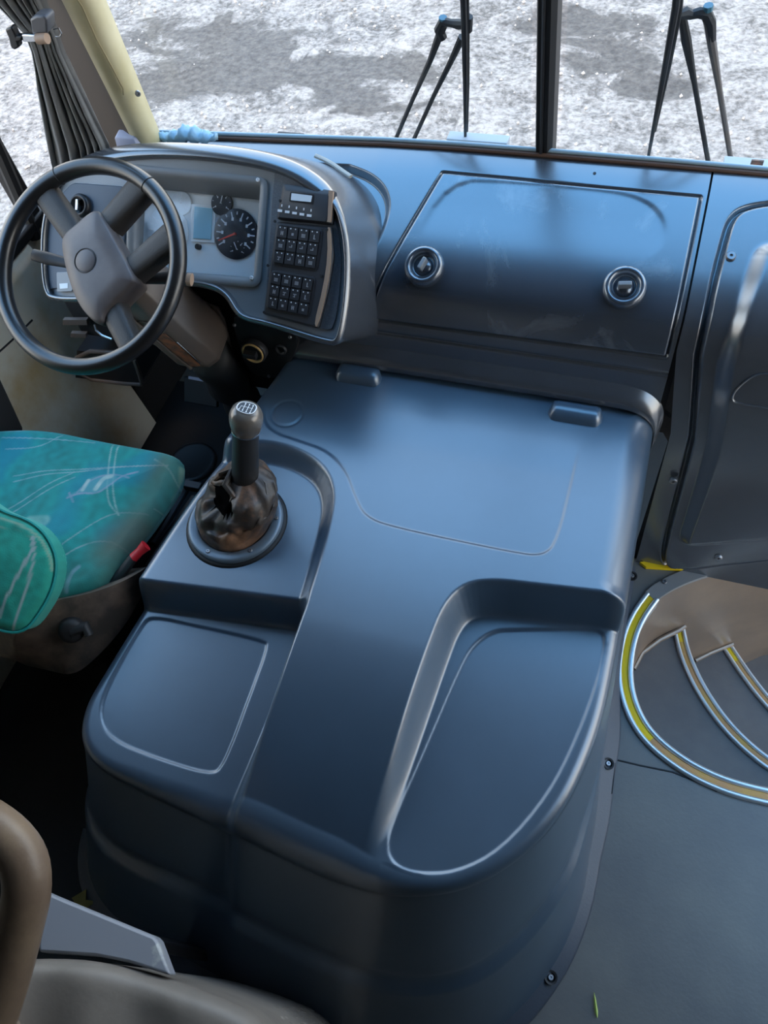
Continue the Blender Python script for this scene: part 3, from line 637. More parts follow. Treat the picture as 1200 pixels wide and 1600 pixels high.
for px, py in ((948, 1198), (872, 1540), (990, 905)):
    c_ = Z(px, py, .016); kf = int(np.argmin(np.hypot(*(fo - c_[:2]).T))); c_[:2] = fo[kf] + nn[kf]*wd[kf]*.55; b = MB(); b.lathe([(.013, .0), (.013, .004), (.009, .003), (.009, -.002), (.0001, -.003)], c_, (.2, -.05, 1), 18); b.build('screw_cup', M['rubber'], FLG)
    screw('screw', M['steel'], FLG, c_ + np.array([0, 0, .001]), (.2, 0, 1), .006)
b = MB(); b.prism([Z(x, y, .010) for x, y in ((957, 1188), (962, 1192), (957, 1240), (952, 1242), (954, 1215))], (0, 0, -.008)); b.build('torn_edge', M['rubber'], FLG, 0)

# ================================================================== GEAR LEVER
zp = ZT - .042
gc = np.array([-.672, .672, zp])
GEAR = thing('gear_lever', gc, 'black gear lever with torn leather boot on the engine cover', 'gear lever')
b = MB(); b.lathe([(.098, -.004), (.0985, .010), (.0965, .0145), (.092, .0155), (.079, .0155), (.0755, .013), (.074, -.002)], gc, (0, 0, 1), 64); RING = b.build('boot_ring', mat('ring_metal', (.16, .20, .24), .38, .3), GEAR, 180)
b = MB(); b.lathe([(.104, -.006), (.106, .0), (.101, .005), (.095, .004)], gc, (0, 0, 1), 48); b.build('ring_gasket', M['rubber'], GEAR, 180)
for a_ in (15, 75, 165, 255, 315): 
    t_ = math.radians(a_); screw('screw', M['steel'], RING, gc + np.array([.0865*math.cos(t_), .0865*math.sin(t_), .0152]), (0, 0, 1), .0045)
M['hole'] = mat('tear_shade', (.003, .003, .003), 1.0, spec=0)  # black standing in for the shade inside the tear, no opening is cut
pS = Z(383, 742, .622); pK0 = Z(384, 672, .728); pK = Z(385, 655, .748)
ax = unit(pK0 - pS)
R = []; nseg = 72; torn = set()
for i, t in enumerate(np.linspace(0, 1, 34)):
    c_ = gc*(1-t)**1.0 + pS*t; c_ = gc + (pS - gc)*t; r0 = np.interp(t, [0, .12, .35, .6, .8, .92, 1], [.074, .079, .078, .071, .062, .046, .027])
    ring = []
    for j in range(nseg):
        a_ = j*2*math.pi/nseg; q_ = Vector((math.cos(a_)*1.6, math.sin(a_)*1.6, t*3.0))
        f_ = noise.noise(q_*.8 + Vector((3, 1, 0)))*.30 + noise.noise(q_*1.9)*.12 - .24*abs(noise.noise(Vector((math.cos(a_ + t*1.5)*1.5, math.sin(a_ + t*1.5)*1.5, t*4.2)))) + .10 + .07*abs(noise.noise(Vector((math.cos(a_)*2.2, math.sin(a_)*2.2, t*6.5 + a_*.5))*1.3))
        env = math.sin(math.pi*min(1, t*.93 + .04))
        r_ = r0*(1 + .50*f_*env)
        dz = .018*env*noise.noise(q_*1.9 + Vector((0, 7, 2)))
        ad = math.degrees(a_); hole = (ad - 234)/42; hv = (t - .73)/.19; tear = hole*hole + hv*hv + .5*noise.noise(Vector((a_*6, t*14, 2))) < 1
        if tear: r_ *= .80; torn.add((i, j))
        ring.append(c_ + np.array([math.cos(a_)*r_, math.sin(a_)*r_, .012*(1-t) + dz]))
    R.append(ring)
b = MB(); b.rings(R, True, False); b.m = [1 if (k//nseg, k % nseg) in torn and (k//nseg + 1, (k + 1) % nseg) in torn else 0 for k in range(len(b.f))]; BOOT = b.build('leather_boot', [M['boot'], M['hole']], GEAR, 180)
BOOT.data.update()
# ragged flap beside the blackened tear, rolled collar at the sleeve
b = MB(); b.tube([Z(x, y, z) for x, y, z in ((334, 752, .60), (345, 742, .625), (362, 736, .63), (352, 758, .625), (366, 776, .61), (356, 790, .60))], [.003, .006, .008, .007, .006, .002], 8); b.build('torn_flap', M['boot'], BOOT)
b = MB(); b.tube([Z(x, y, z) for x, y, z in ((402, 742, .62), (414, 756, .61), (417, 772, .60), (404, 790, .585), (385, 802, .575), (362, 806, .57))], [.003, .007, .008, .007, .006, .002], 8); b.build('boot_fold', M['boot'], BOOT)
b = MB(); b.lathe([(.024, -.03), (.0255, 0), (.026, .02), (.0245, .09), (.0245, np.linalg.norm(pK0 - pS) + .004)], pS, ax, 32); SL = b.build('lever_sleeve', M['sleeve'], GEAR, 60)
b = MB(); b.lathe([(.0255, 0), (.0268, .002), (.0268, .005), (.0255, .007)], pK0 - ax*.004, ax, 32); b.build('sleeve_clip', M['chrome'], SL, 180)
# knob: egg-shaped with a sloped printed top
kp = [(.024, .0), (.027, .006), (.0295, .018), (.031, .030), (.0305, .042), (.027, .052), (.021, .058), (.016, .0605), (.0001, .061)]
ka = unit(ax + np.array([.10, -.18, .05]))
b = MB(); b.lathe(kp, pK0, ka, 40); KN = b.build('gear_knob', M['knob'], GEAR, 180)
kc = pK0 + ka*.0608; ku = unit(np.array([1, .12, 0]) - ka*(np.array([1, .12, 0]) @ ka)); kv = np.cross(ka, ku)
def kpt(u, v, h=0): return kc + ku*u + kv*v + ka*h
sh = chaikin([(-.013, .012), (.012, .014), (.018, .005), (.013, -.013), (-.012, -.012), (-.018, -.002)], 2)
b = MB(); b.prism([kpt(u, v, -.004) for u, v in sh], ka*.0052); PL = b.build('shift_plate', M['black'], KN, 40)
b = MB(); b.tube([kpt(u, v, .0013) for u, v in sh], .0011, 6, True)
def ln(*p): b.tube([kpt(u, v, .0014) for u, v in p], .0007, 5)
ln((-.011, -.005), (-.010, .0015), (.011, .0015)); ln((-.004, .008), (-.005, -.006)); ln((.003, .008), (.002, -.007)); ln((.010, .007), (.009, -.007))
for u, v in ((-.0115, -.007), (-.005, -.0075), (.002, -.0085), (.009, -.009), (-.004, .0095), (.003, .0095), (.010, .0085)): b.tube([kpt(u, v, .0012), kpt(u, v, .0018)], .0014, 8)
b.build('shift_pattern', M['white'], KN)
# ================================================================== DRIVER BINNACLE
FN = unit((0, -1, 1.0)); FP = np.array([-.846, 1.235, .964])
def Fp(px, py, off=0.0): return U(px, py, FP + FN*off, FN)
FU = np.array([1.0, 0, 0]); FV = np.cross(FN, FU)     # in-plane axes (FV = up the face)
def f2(p): return np.array([(p - FP) @ FU, (p - FP) @ FV])
def f3(u, v, off=0.0): return FP + FU*u + FV*v + FN*off
def fpx(pts): return np.array([f2(Fp(*p)) for p in pts])
BIN = thing('driver_binnacle', (-.85, 1.2, .6), 'curved grey instrument binnacle behind the steering wheel', 'dashboard')
of = [(60, 380), (66, 330), (78, 288), (98, 258), (130, 236), (180, 222), (250, 217), (330, 221), (400, 231), (450, 245), (492, 268), (522, 300), (540, 345), (547, 400), (546, 460), (538, 515), (528, 541), (505, 538), (460, 524), (415, 510), (378, 502), (363, 488), (350, 464), (330, 452), (285, 445), (170, 470), (84, 474), (64, 458)]
O2 = resample(chaikin(fpx(of), 2), 220, True)
_, _q = 0, 0
def offset_poly(p, d):
    t = np.roll(p, -1, 0) - np.roll(p, 1, 0); t /= np.linalg.norm(t, axis=1)[:, None]
    n = np.column_stack([t[:, 1], -t[:, 0]])
    a = .5*np.sum(p[:, 0]*np.roll(p[:, 1], -1) - np.roll(p[:, 0], -1)*p[:, 1])
    return p + n*d*(1 if a > 0 else -1)
def ring3(p2, off): return np.array([f3(u, v, o_) for (u, v), o_ in zip(p2, np.broadcast_to(off, len(p2)))])
vmax = O2[:, 1].max(); lipw = .013 + .020*sstep(vmax - .10, vmax - .03, O2[:, 1])
I2 = offset_poly(O2, -lipw[:, None]); lw = sstep(vmax - .10, vmax - .03, O2[:, 1])
# rounded lip, then the flanks sweep forward into the dash
fw = np.array([.0, 1.0, -.74])
back = []
for k, sc in ((.02, 1.006), (.05, 1.02), (.09, 1.045), (.14, 1.08), (.20, 1.10)):
    rr = ring3(O2, -.014*lw); c0 = rr.mean(0); back.append(c0 + (rr - c0)*np.array([sc, 1, 1]) + fw*k)
b = MB(); b.rings([ring3(offset_poly(I2, -.001), -.018), ring3(I2, -.006), ring3(offset_poly(I2, .002), .001), ring3(offset_poly(I2, .005), .003), ring3(offset_poly(O2, -lipw[:, None]*.5), .002 - .004*lw), ring3(offset_poly(O2, -.004), .0 - .011*lw), ring3(offset_poly(O2, -.001), -.003 - .014*lw), ring3(O2, -.008 - .014*lw)] + back, True, False)
b.build('binnacle_shell', M['dash'], BIN, 180)
FO = -.014
def rrect(px4, rad, n=6):
    q = fpx(px4); out = []
    m = len(q)
    for i in range(m):
        a, p, c = q[i-1], q[i], q[(i+1) % m]; d1 = (a - p)/np.linalg.norm(a - p); d2 = (c - p)/np.linalg.norm(c - p)
        s_, e_ = p + d1*rad, p + d2*rad
        for t in np.linspace(0, 1, n): out.append((1-t)**2*s_ + 2*t*(1-t)*p + t*t*e_)
    return np.array(out)
# instrument cluster: bezel frame, sunken box, dials
CLU = thing('instrument_cluster', f3(-.10, -.09, -.05), 'rectangular instrument cluster with dials seen through the steering wheel', 'instrument cluster')
bo = rrect([(196, 254), (416, 276), (403, 449), (192, 432)], .022); bi = rrect([(206, 286), (399, 306), (390, 432), (200, 420)], .018); bi2 = rrect([(204, 310), (396, 322), (388, 404), (200, 398)], .016)
def plate_hole(outer, hole, name, m, par):
    bm = bmesh.new(); es = []
    for lp in (outer, hole):
        vs_ = [bm.verts.new(tuple(p - ORG[par.name])) for p in lp]
        es += [bm.edges.new((vs_[i], vs_[(i+1) % len(vs_)])) for i in range(len(vs_))]
    bmesh.ops.triangle_fill(bm, edges=es, use_beauty=True, normal=tuple(FN)); me = bpy.data.meshes.new(name); bm.to_mesh(me); bm.free()
    me.materials.append(m); o = bpy.data.objects.new(name, me); COL.objects.link(o); o.parent = par; ORG[o.name] = ORG[par.name]; return o
plate_hole(ring3(offset_poly(I2, .001), FO), ring3(offset_poly(bo, -.004), FO), 'face_panel', M['face'], BIN)
b = MB(); b.rings([ring3(bo, FO - .004), ring3(bo, FO + .004), ring3(offset_poly(bo, -.004), FO + .006), ring3(offset_poly(bo, -.015), FO + .004), ring3(offset_poly(bo, -.02), FO - .004), ring3(bi, FO - .026), ring3(bi, FO - .044)], True, False); CLF = b.build('bezel', mat('bezel_plastic', (.20, .205, .21), .42, bump=(600, .15, .0006)), CLU, 60)
b = MB(); b.add(ring3(bi, FO - .036), [tuple(range(len(bi)))]); b.build('cluster_face', M['clusterface'], CLU, 0)
def cpt(px, py, off): return U(px, py, FP + FN*off, FN)
def disc(name, px, py, r, off, m, parent, h=.003):
    c_ = cpt(px, py, off); q = MB(); q.lathe([(r, -.001), (r, h*.7), (r*.96, h), (.0001, h)], c_, FN, 40); return q.build(name, m, parent, 40), c_
CO = FO - .035
def dial(px, py, r, ticks, a0, a1, needle, m, nm='needle'):
    d_, c_ = disc('dial', px, py, r, CO, m, CLU)
    q = MB()
    for k in range(ticks):
        a_ = math.radians(a0 + (a1 - a0)*k/(ticks - 1)); e_ = FU*math.cos(a_) + FV*math.sin(a_); g_ = np.cross(FN, e_)
        L_ = .22*r if k % 2 == 0 else .12*r
        q.box(c_ + e_*(r*.88 - L_/2) + FN*.0034, (L_, r*.05, .0006), np.column_stack([e_, g_, FN]))
        if k % 2 == 0: q.box(c_ + e_*(r*.60) + FN*.0034, (r*.10, r*.13, .0006), np.column_stack([FU, FV, FN]))
    q.build('dial_marks', M['white'], d_, 0)
    a_ = math.radians(needle); e_ = FU*math.cos(a_) + FV*math.sin(a_); g_ = np.cross(FN, e_); q = MB()
    q.add([c_ + g_*r*.04 + FN*.006, c_ - g_*r*.04 + FN*.006, c_ + e_*r*.8 - g_*.0008 + FN*.006, c_ + e_*r*.8 + g_*.0008 + FN*.006, c_ + g_*r*.04 + FN*.007, c_ - g_*r*.04 + FN*.007, c_ + e_*r*.8 - g_*.0008 + FN*.007, c_ + e_*r*.8 + g_*.0008 + FN*.007], [(0,1,2,3),(7,6,5,4),(0,4,5,1),(1,5,6,2),(2,6,7,3),(3,7,4,0)])
    q.lathe([(r*.05, .003), (r*.05, .008), (.0001, .009)], c_, FN, 16)
    q.build('needle', M[nm], d_, 40); return d_
pale = mat('pale_dial', (.68, .71, .73), .3)
dial(369, 366, .050, 15, 215, -35, 205, M['dial']); dial(372, 390, .019, 7, 200, -20, 120, M['dial'], 'white'); dial(347, 318, .024, 7, 210, -30, 80, M['dial'], 'white')
dial(262, 362, .050, 15, 215, -35, 215, pale, 'white'); dial(284, 318, .024, 7, 210, -30, 80, pale, 'white')
b = MB(); q = [cpt(x, y, CO) for x, y in ((305, 323), (333, 326), (331, 375), (303, 373))]; b.prism(q, FN*.004); b.build('screen', M['lcd'], CLU, 0, .001)
b = MB(); q = [cpt(x, y, CO - .001) for x, y in ((300, 319), (338, 322), (336, 380), (299, 378))]; b.prism(q, FN*.003); b.build('screen_frame', M['clusterface'], CLU, 0, .001)
disc('reset_button', 311, 386, .006, CO, M['black'], CLU, .008)
b = MB(); b.add(ring3(bi, FO - .016), [tuple(range(len(bi)))]); b.build('lens', M['lens'], CLU, 0)
for px, py in ((403, 281), (393, 434)): screw('screw', M['white'], CLU, Fp(px, py, FO + .006), FN, .004)

# side switch panel: grained backing, display unit, two keypads
b = MB(); q = chaikin(fpx([(424, 262), (432, 254), (470, 268), (500, 296), (520, 335), (531, 390), (529, 450), (520, 512), (505, 516), (408, 492), (414, 440)]), 1); b.prism(ring3(q, FO), FN*.004); b.build('switch_backing', M['face2'], BIN, 30, .001)
DU = thing('display_unit', Fp(478, 320, FO), 'small black display unit with a pale LCD above the keypads', 'display')
R = [ring3(rrect(p_, .004, 3), o_) for p_, o_ in (([(432, 342), (519, 351), (523, 298), (442, 287)], FO), ([(432, 342), (519, 351), (523, 298), (442, 287)], FO + .012), ([(437, 340), (512, 347), (514, 305), (448, 297)], FO + .020))]
b = MB(); b.rings(R); b.build('housing', M['module'], DU, 40)
b = MB(); q = rrect([(454, 316), (491, 320), (493, 305), (456, 301)], .002, 3); b.prism(ring3(q, FO + .0195), FN*.0015); sc_ = b.build('screen_surround', M['black'], DU, 40)
b = MB(); q = rrect([(457, 314), (488, 317), (490, 307), (458, 303)], .001, 3); b.prism(ring3(q, FO + .0205), FN*.0015); b.build('screen', M['lcdpale'], DU, 40)
b = MB()
for k in range(5):
    x0, y0 = 441 + k*11.3, 332 + k*1.9
    c_ = f2(Fp(x0 + 3, y0, FO)); b.box(f3(c_[0], c_[1], FO + .0203), (.0095, .0045, .001), np.column_stack([FU, FV, FN]))
    c_ = f2(Fp(x0 + 6, y0 - 8, FO)); b.box(f3(c_[0], c_[1], FO + .0203), (.0022, .0045, .001), np.column_stack([FU, FV, FN]))
b.build('label_print', M['white'], DU, 0)
b = MB(); q = rrect([(511, 347), (518, 348), (522, 299), (515, 298)], .002, 3); b.prism(ring3(q, FO + .012), FN*.007); b.build('side_rail', M['bronze'], DU, 40)
SWM = thing('switch_module', Fp(465, 430, FO), 'black module with two keypads of twelve buttons on the binnacle', 'switch panel')
mo = rrect([(432, 346), (517, 354), (521, 400), (513, 450), (497, 513), (411, 491), (420, 430)], .004, 3)
b = MB(); b.rings([ring3(mo, FO), ring3(mo, FO + .012), ring3(offset_poly(mo, -.004), FO + .016)]); b.build('module_body', M['module'], SWM, 40)
rail = chaikin(fpx([(512, 355), (517, 356), (519, 400), (512, 450), (497, 511), (491, 509), (506, 448), (513, 400)]), 1); b = MB(); b.prism(ring3(rail, FO + .011), FN*.0065); b.build('side_rail', M['bronze'], SWM, 40)
icons = [[(0, 0, .9, .16), (0, .25, .9, .16), (0, -.25, .9, .16)], [(-.2, 0, .2, .8), (.2, 0, .2, .8), (0, 0, .6, .16)], [(0, .1, .2, .8), (.1, -.3, .5, .16)], [(-.1, 0, .7, .16), (.15, .2, .2, .5)], [(0, 0, .5, .5)], [(0, .25, .8, .16), (0, -.1, .16, .6), (-.2, -.25, .3, .16)]]
def keypad(TL, TR, BR, BL, seed):
    q4 = fpx([TL, TR, BR, BL]); fr = rrect([TL, TR, BR, BL], .006, 4)
    b = MB(); b.rings([ring3(offset_poly(fr, .004), FO + .010), ring3(offset_poly(fr, .004), FO + .0175), ring3(fr, FO + .0185), ring3(fr, FO + .010)], True, False, True); kf = b.build('keypad_frame', M['button'], SWM, 40)
    rs = random.Random(seed)
    for r_ in range(3):
        for c_ in range(4):
            u = (c_ + .5)/4; v = (r_ + .5)/3
            P_ = (1-u)*(1-v)*q4[0] + u*(1-v)*q4[1] + u*v*q4[2] + (1-u)*v*q4[3]
            eu = (1-v)*(q4[1]-q4[0]) + v*(q4[2]-q4[3]); ev = (1-u)*(q4[3]-q4[0]) + u*(q4[2]-q4[1])
            wu, wv = np.linalg.norm(eu)/4*.88, np.linalg.norm(ev)/3*.88
            e1 = unit(FU*eu[0] + FV*eu[1]); e2 = np.cross(FN, e1); Rm = np.column_stack([e1, e2, FN])
            m = MB(); cc = f3(P_[0], P_[1], FO + .018)
            m.box(cc, (wu, wv, .006), Rm); m.mi = 1
            for q_ in (-.25, .25): m.box(cc + e1*wu*q_ + e2*wv*.38 + FN*.003, (.0022, .0022, .0008), Rm)
            m.mi = 2
            for (a_, h_, w_, l_) in rs.choice(icons): m.box(cc + e1*wu*.45*a_ + e2*(wv*.45*h_ - wv*.1) + FN*.003, (wu*.45*w_, wv*.45*l_, .0007), Rm)
            m.build('button', [M['button'], M['white'], M['icon']], SWM, 0)
M['icon'] = mat('icon_print', (.30, .30, .31), .5)
keypad((436, 352), (503, 361), (494, 421), (429, 411), 1); keypad((427, 425), (492, 436), (482, 494), (419, 481), 2)
for px, py in ((430, 346), (511, 359), (419, 415), (502, 431), (413, 488), (491, 508), (438, 314), (514, 323)):
    b = MB(); b.lathe([(.0028, .0), (.0028, .002), (.0001, .0022)], Fp(px, py, FO + .0165), FN, 10); b.build('fixing_hole', M['rubber'], SWM if py > 340 else DU)

# left part of the face: smooth blue-grey switch plate with key switch and rocker
b = MB(); q = rrect([(70, 325), (108, 284), (192, 290), (188, 440), (66, 452)], .012); b.prism(ring3(q, FO), FN*.005); b.build('left_plate', mat('left_plate_plastic', (.055, .075, .105), .42, bump=(500, .2, .0008)), BIN, 40, .0015)
b = MB(); kc_ = Fp(128, 322, FO + .005); b.lathe([(.024, 0), (.024, .008), (.020, .014), (.016, .013), (.013, .006), (.0001, .005)], kc_, FN, 32); KY = b.build('key_switch', M['black'], BIN, 180)
b = MB(); b.box(kc_ + FN*.012, (.006, .022, .012), np.column_stack([FU, FV, FN])); b.build('key_slot', M['chrome'], KY, 0, .001)
b = MB(); q = rrect([(86, 425), (113, 424), (111, 455), (87, 456)], .003, 3); b.prism(ring3(q, FO + .004), FN*.006); RK = b.build('rocker_switch', M['face'], BIN, 40, .001)
b = MB(); q = fpx([(91, 443), (104, 442), (104, 450), (92, 451)]); b.prism(ring3(q, FO + .0095), FN*.001); b.build('rocker_window', M['lcdpale'], RK, 0)
# lower black plate with light switch and socket
LP = np.array([0, 1.085, 0]); 
def Lp(px, py, off=0): return Yp(px, py, 1.085 - off)
b = MB(); q = chaikin([Lp(*p) for p in ((362, 498), (372, 492), (440, 508), (462, 520), (466, 535), (458, 560), (440, 590), (405, 590), (385, 575), (372, 540))], 1); b.prism(q, (0, .02, 0)); SWP = b.build('lower_plate', M['black'], BIN, 30, .002)
for px, py in ((366, 508), (453, 527), (420, 588)): screw('screw', M['steel'], SWP, Lp(px, py, .002), (0, -1, 0), .004)
b = MB(); c_ = Lp(400, 544); b.lathe([(.030, 0), (.030, .014), (.027, .018), (.023, .016)], c_, (0, -1, .12), 40); LS = b.build('light_switch', M['module'], BIN, 180)
b = MB(); b.lathe([(.0255, .016), (.0265, .020), (.0235, .022), (.022, .016)], c_, (0, -1, .12), 40); b.build('orange_rim', M['orange'], LS, 180)
b = MB(); b.lathe([(.021, .010), (.020, .018), (.0001, .018)], c_, (0, -1, .12), 32); b.box(c_ + np.array([-.002, -.026, .004]), (.030, .014, .014)); b.build('turn_grip', M['button'], LS, 40, .001)
b = MB(); c_ = Lp(440, 545); b.lathe([(.013, 0), (.013, .006), (.010, .007), (.009, -.004), (.0001, -.005)], c_, (0, -1, .1), 28); b.build('power_socket', M['module'], BIN, 180)
# under-dash: left compartment box, bracket, knee tray
def Bx(c, d, nm, m, par, R=None, bv=.003):
    q = MB(); q.box(c, d, R); return q.build(nm, m, par, 0, bv)
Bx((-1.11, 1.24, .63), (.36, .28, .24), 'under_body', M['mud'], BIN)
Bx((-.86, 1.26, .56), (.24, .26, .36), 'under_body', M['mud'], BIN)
b = MB(); q = [Yp(x, y, 1.085) for x, y in ((98, 500), (135, 500), (136, 508), (98, 508))]; b.prism(q, (0, .01, 0)); b.build('vent_slat', M['column'], BIN, 0)
b = MB(); q = [Yp(x, y, 1.085) for x, y in ((110, 521), (134, 522), (134, 528), (110, 527))]; b.prism(q, (0, .01, 0)); b.build('vent_slat', M['column'], BIN, 0)
TR_ = thing('knee_tray', Yp(180, 600, 1.10), 'dark open tray hanging under the dashboard below the steering wheel', 'tray')
fr = [Yp(x, y, 1.10) for x, y in ((118, 590), (220, 602), (222, 596), (206, 552), (120, 548))]
b = MB(); b.tube(chaikin(fr, 1), .006, 8, True); b.build('tray_frame', M['column'], TR_)
b = MB(); b.prism(fr, (0, .12, 0)); b.build('tray_body', M['black'], TR_, 0)
# items on top near the glass
c_ = Yp(203, 213, 1.36); b = MB(); R = [[c_ + np.array([x*s_, y*s_*.6, z]) for x, y in ((-.028, -.03), (.022, -.03), (.028, .02), (-.034, .02))] for z, s_ in ((-.03, 1.15), (.004, 1.0), (.008, .85))]; b.rings(R); tag(b.build('sensor_box', M['lilac'], None, 0, .002), 'small lilac plastic box on the dash top at the pillar foot', 'sensor')
pts = [Yp(x, y, 1.42) for x, y in np.column_stack([np.linspace(248, 338, 26), 212 + 3*np.sin(np.linspace(0, 9, 26))])]
R = []
for k, p in enumerate(pts):
    e_ = .35 + .65*math.sin(math.pi*(k + .6)/26.2); h_ = (.014 + .006*math.sin(k*1.3))*e_
    R.append([p + np.array([0, math.cos(a_)*.022*e_, math.sin(a_)*h_ + .003*math.sin(k*2.1 + a_*3)]) for a_ in np.arange(10)*.628])
b = MB(); b.rings(R); tag(b.build('blue_rag', M['cloth'], None, 180), 'crumpled light blue rag behind the binnacle at the glass', 'cloth')
c_ = Yp(453, 212, 1.49); b = MB(); b.box(c_ - np.array([0, 0, .012]), (.065, .02, .03)); tag(b.build('rubber_block', M['rubber'], None, 0, .002), 'small black rubber block beyond the windscreen base edge', 'block')
c_ = Yp(745, 219, 1.49); b = MB(); b.box(c_ - np.array([0, -.01, .010]), (.13, .03, .022)); tag(b.build('paper_strip', M['paper'], None, 0, .002), 'pale white strip at the windscreen base near the left wiper', 'strip')
c_ = Yp(1178, 256, 1.49); b = MB(); b.box(c_ - np.array([0, 0, .010]), (.11, .03, .026)); PB = b.build('marker_lamp', M['paper'], None, 0, .002); tag(PB, 'white lamp box with red marks at the lower right of the windscreen', 'lamp')
b = MB(); b.box(Yp(1183, 254, 1.473), (.022, .004, .010)); b.build('red_mark', M['copper'], PB, 0)
# strap lying along the binnacle's right flank
b = MB(); b.tube([Yp(x, y, yy) for x, y, yy in ((492, 243, 1.30), (508, 250, 1.30), (522, 258, 1.29), (536, 268, 1.28), (548, 276, 1.27))], .006, 8, flat=.5); tag(b.build('cable_strap', mat('strap_grey', (.30, .31, .29), .6), None), 'thin grey strap lying where binnacle meets the dashboard', 'strap')

# ================================================================== STEERING WHEEL
SN = unit((0, -.545, .838)); SC = CAM + ray(137, 416)*.001235
def Sp(px, py, off=0.0): return U(px, py, SC + SN*off, SN)
SU = np.array([1.0, 0, 0]); SV = np.cross(SN, SU)
WH = thing('steering_wheel', SC, 'black leather four-spoke steering wheel with grey centre pad', 'steering wheel')
RM = .194
a = np.arange(96)*2*math.pi/96
b = MB(); b.tube([SC + RM*(math.cos(t)*SU + math.sin(t)*SV) for t in a], .0165, 18, True, flat=1.0, up=SN); b.build('rim', M['leather'], WH, 180)
# stitched joints on the rim
for px, py in ((228, 296), (88, 262)):
    d_ = unit(Sp(px, py) - SC); t_ = np.cross(SN, d_); b = MB(); k = np.arange(24)*2*math.pi/24
    b.tube([SC + d_*(RM + .0168*math.cos(q)) + SN*.0168*math.sin(q) for q in k], .0009, 6, True); b.build('rim_joint', M['rubber'], WH)
pad = chaikin([(146, 325), (158, 332), (213, 435), (208, 444), (181, 470), (162, 493), (160, 506), (147, 505), (126, 483), (110, 449), (97, 399), (95, 368), (116, 350)], 2)
HO = .004
P3 = np.array([Sp(x, y, HO) for x, y in pad]); pcn = P3.mean(0)
b = MB(); b.rings([P3*.0 + (pcn + (P3 - pcn)*.88) - SN*.060, pcn + (P3 - pcn)*1.0 - SN*.022, pcn + (P3 - pcn)*1.0 - SN*.006, pcn + (P3 - pcn)*.975 + SN*.0, pcn + (P3 - pcn)*.93 + SN*.004, pcn + (P3 - pcn)*.5 + SN*.006, pcn + (P3 - pcn)*.02 + SN*.0065]); PAD = b.build('centre_pad', M['pad'], WH, 60)
ec = Sp(133, 407, HO + .0066); b = MB(); b.lathe([(.0215, -.004), (.0215, .0), (.0205, .0006), (.0001, .0007)], ec, SN, 40); b.build('round_emblem', M['pad'], PAD, 60)
b = MB(); b.lathe([(.0232, -.001), (.0240, .0006), (.0230, .0010)], ec, SN, 40); b.build('emblem_groove', M['rubber'], PAD)
# each spoke is a tapered bar from under the pad to the rim
for (x0, y0), (x1, y1), w0, w1 in (((116, 368), (74, 312), .046, .050), ((168, 348), (209, 304), .046, .056), ((196, 428), (250, 372), .046, .056), ((170, 474), (188, 517), .050, .040)):
    A, B = Sp(x0, y0, -.012), Sp(x1, y1, -.003); d_ = unit(B - A); B = SC + unit(Sp(x1, y1) - SC)*(RM - .006) - SN*.003; d_ = unit(B - A); e_ = unit(np.cross(SN, d_)); R = []
    for t in np.linspace(0, 1, 7):
        c_ = A + (B - A)*t; w = (w0 + (w1 - w0)*t)/2; h = .011 - .003*t
        R.append([c_ + e_*w*q + SN*h*g for q, g in ((-1, -2.6), (-1, .1), (-.78, .8), (-.3, 1), (.3, 1), (.78, .8), (1, .1), (1, -2.6))])
    b = MB(); b.rings(R); b.build('spoke', M['spoke'], WH, 50)
COLM = thing('steering_column', SC + np.array([0, .3, -.45]), 'dark brown plastic steering column shroud with stalks and worn copper patch', 'steering column')
cA = SC - SN*.075
A0 = cA - SN*.035 + np.array([.045, 0, -.01]); A1 = A0 + np.array([.055, .055, -.215]); AD = unit(A1 - A0); AF = unit(np.cross(AD, SU)); AF = AF if AF[1] < 0 else -AF   # AF faces the driver
AS = np.cross(AF, AD); AS = AS if AS[0] > 0 else -AS
def shc(t, u, v): return A0 + (A1 - A0)*t + AS*u + AF*v
R = []
for t, hw, hh in ((-.28, .040, .036), (-.18, .056, .05), (0, .062, .056), (.45, .064, .060), (.85, .064, .060), (.97, .056, .050), (1.0, .045, .04)):
    R.append([shc(t, hw*q, hh*g) for q, g in ((-1, -.75), (-.75, -1), (.75, -1), (1, -.75), (1, .6), (.6, 1), (-.6, 1), (-1, .6))])
b = MB(); b.rings(R); b.build('shroud', M['column'], COLM, 30, .006)
PN = AF
def shp(px, py, off=.0612): return U(px, py, shc(.5, 0, off), PN)
b = MB(); q = [shc(t, u, .0605) for t, u in ((.30, .0), (.30, .034), (.62, .036), (.86, .03), (.88, .004), (.6, -.006))]; b.prism(q, AF*.0015); b.build('copper_patch', M['copper'], COLM, 0, .0005)
b = MB(); b.tube([shc(t, u, .061) for t, u in ((.05, -.012), (.35, -.012), (.75, -.010), (.92, -.008))], .004, 8); b.build('shroud_edge', M['column'], COLM)
b = MB(); b.tube([shc(t, u, .0625) for t, u in ((.42, .044), (.6, .043), (.8, .040))], .0018, 8); b.build('clip_wire', M['chrome'], COLM)
b = MB(); b.tube([shc(t, u, v) for t, u, v in ((.12, -.064, .0), (.12, -.05, .055), (.12, .04, .061), (.12, .064, .03))], .0016, 6); b.build('shroud_joint', M['rubber'], COLM)
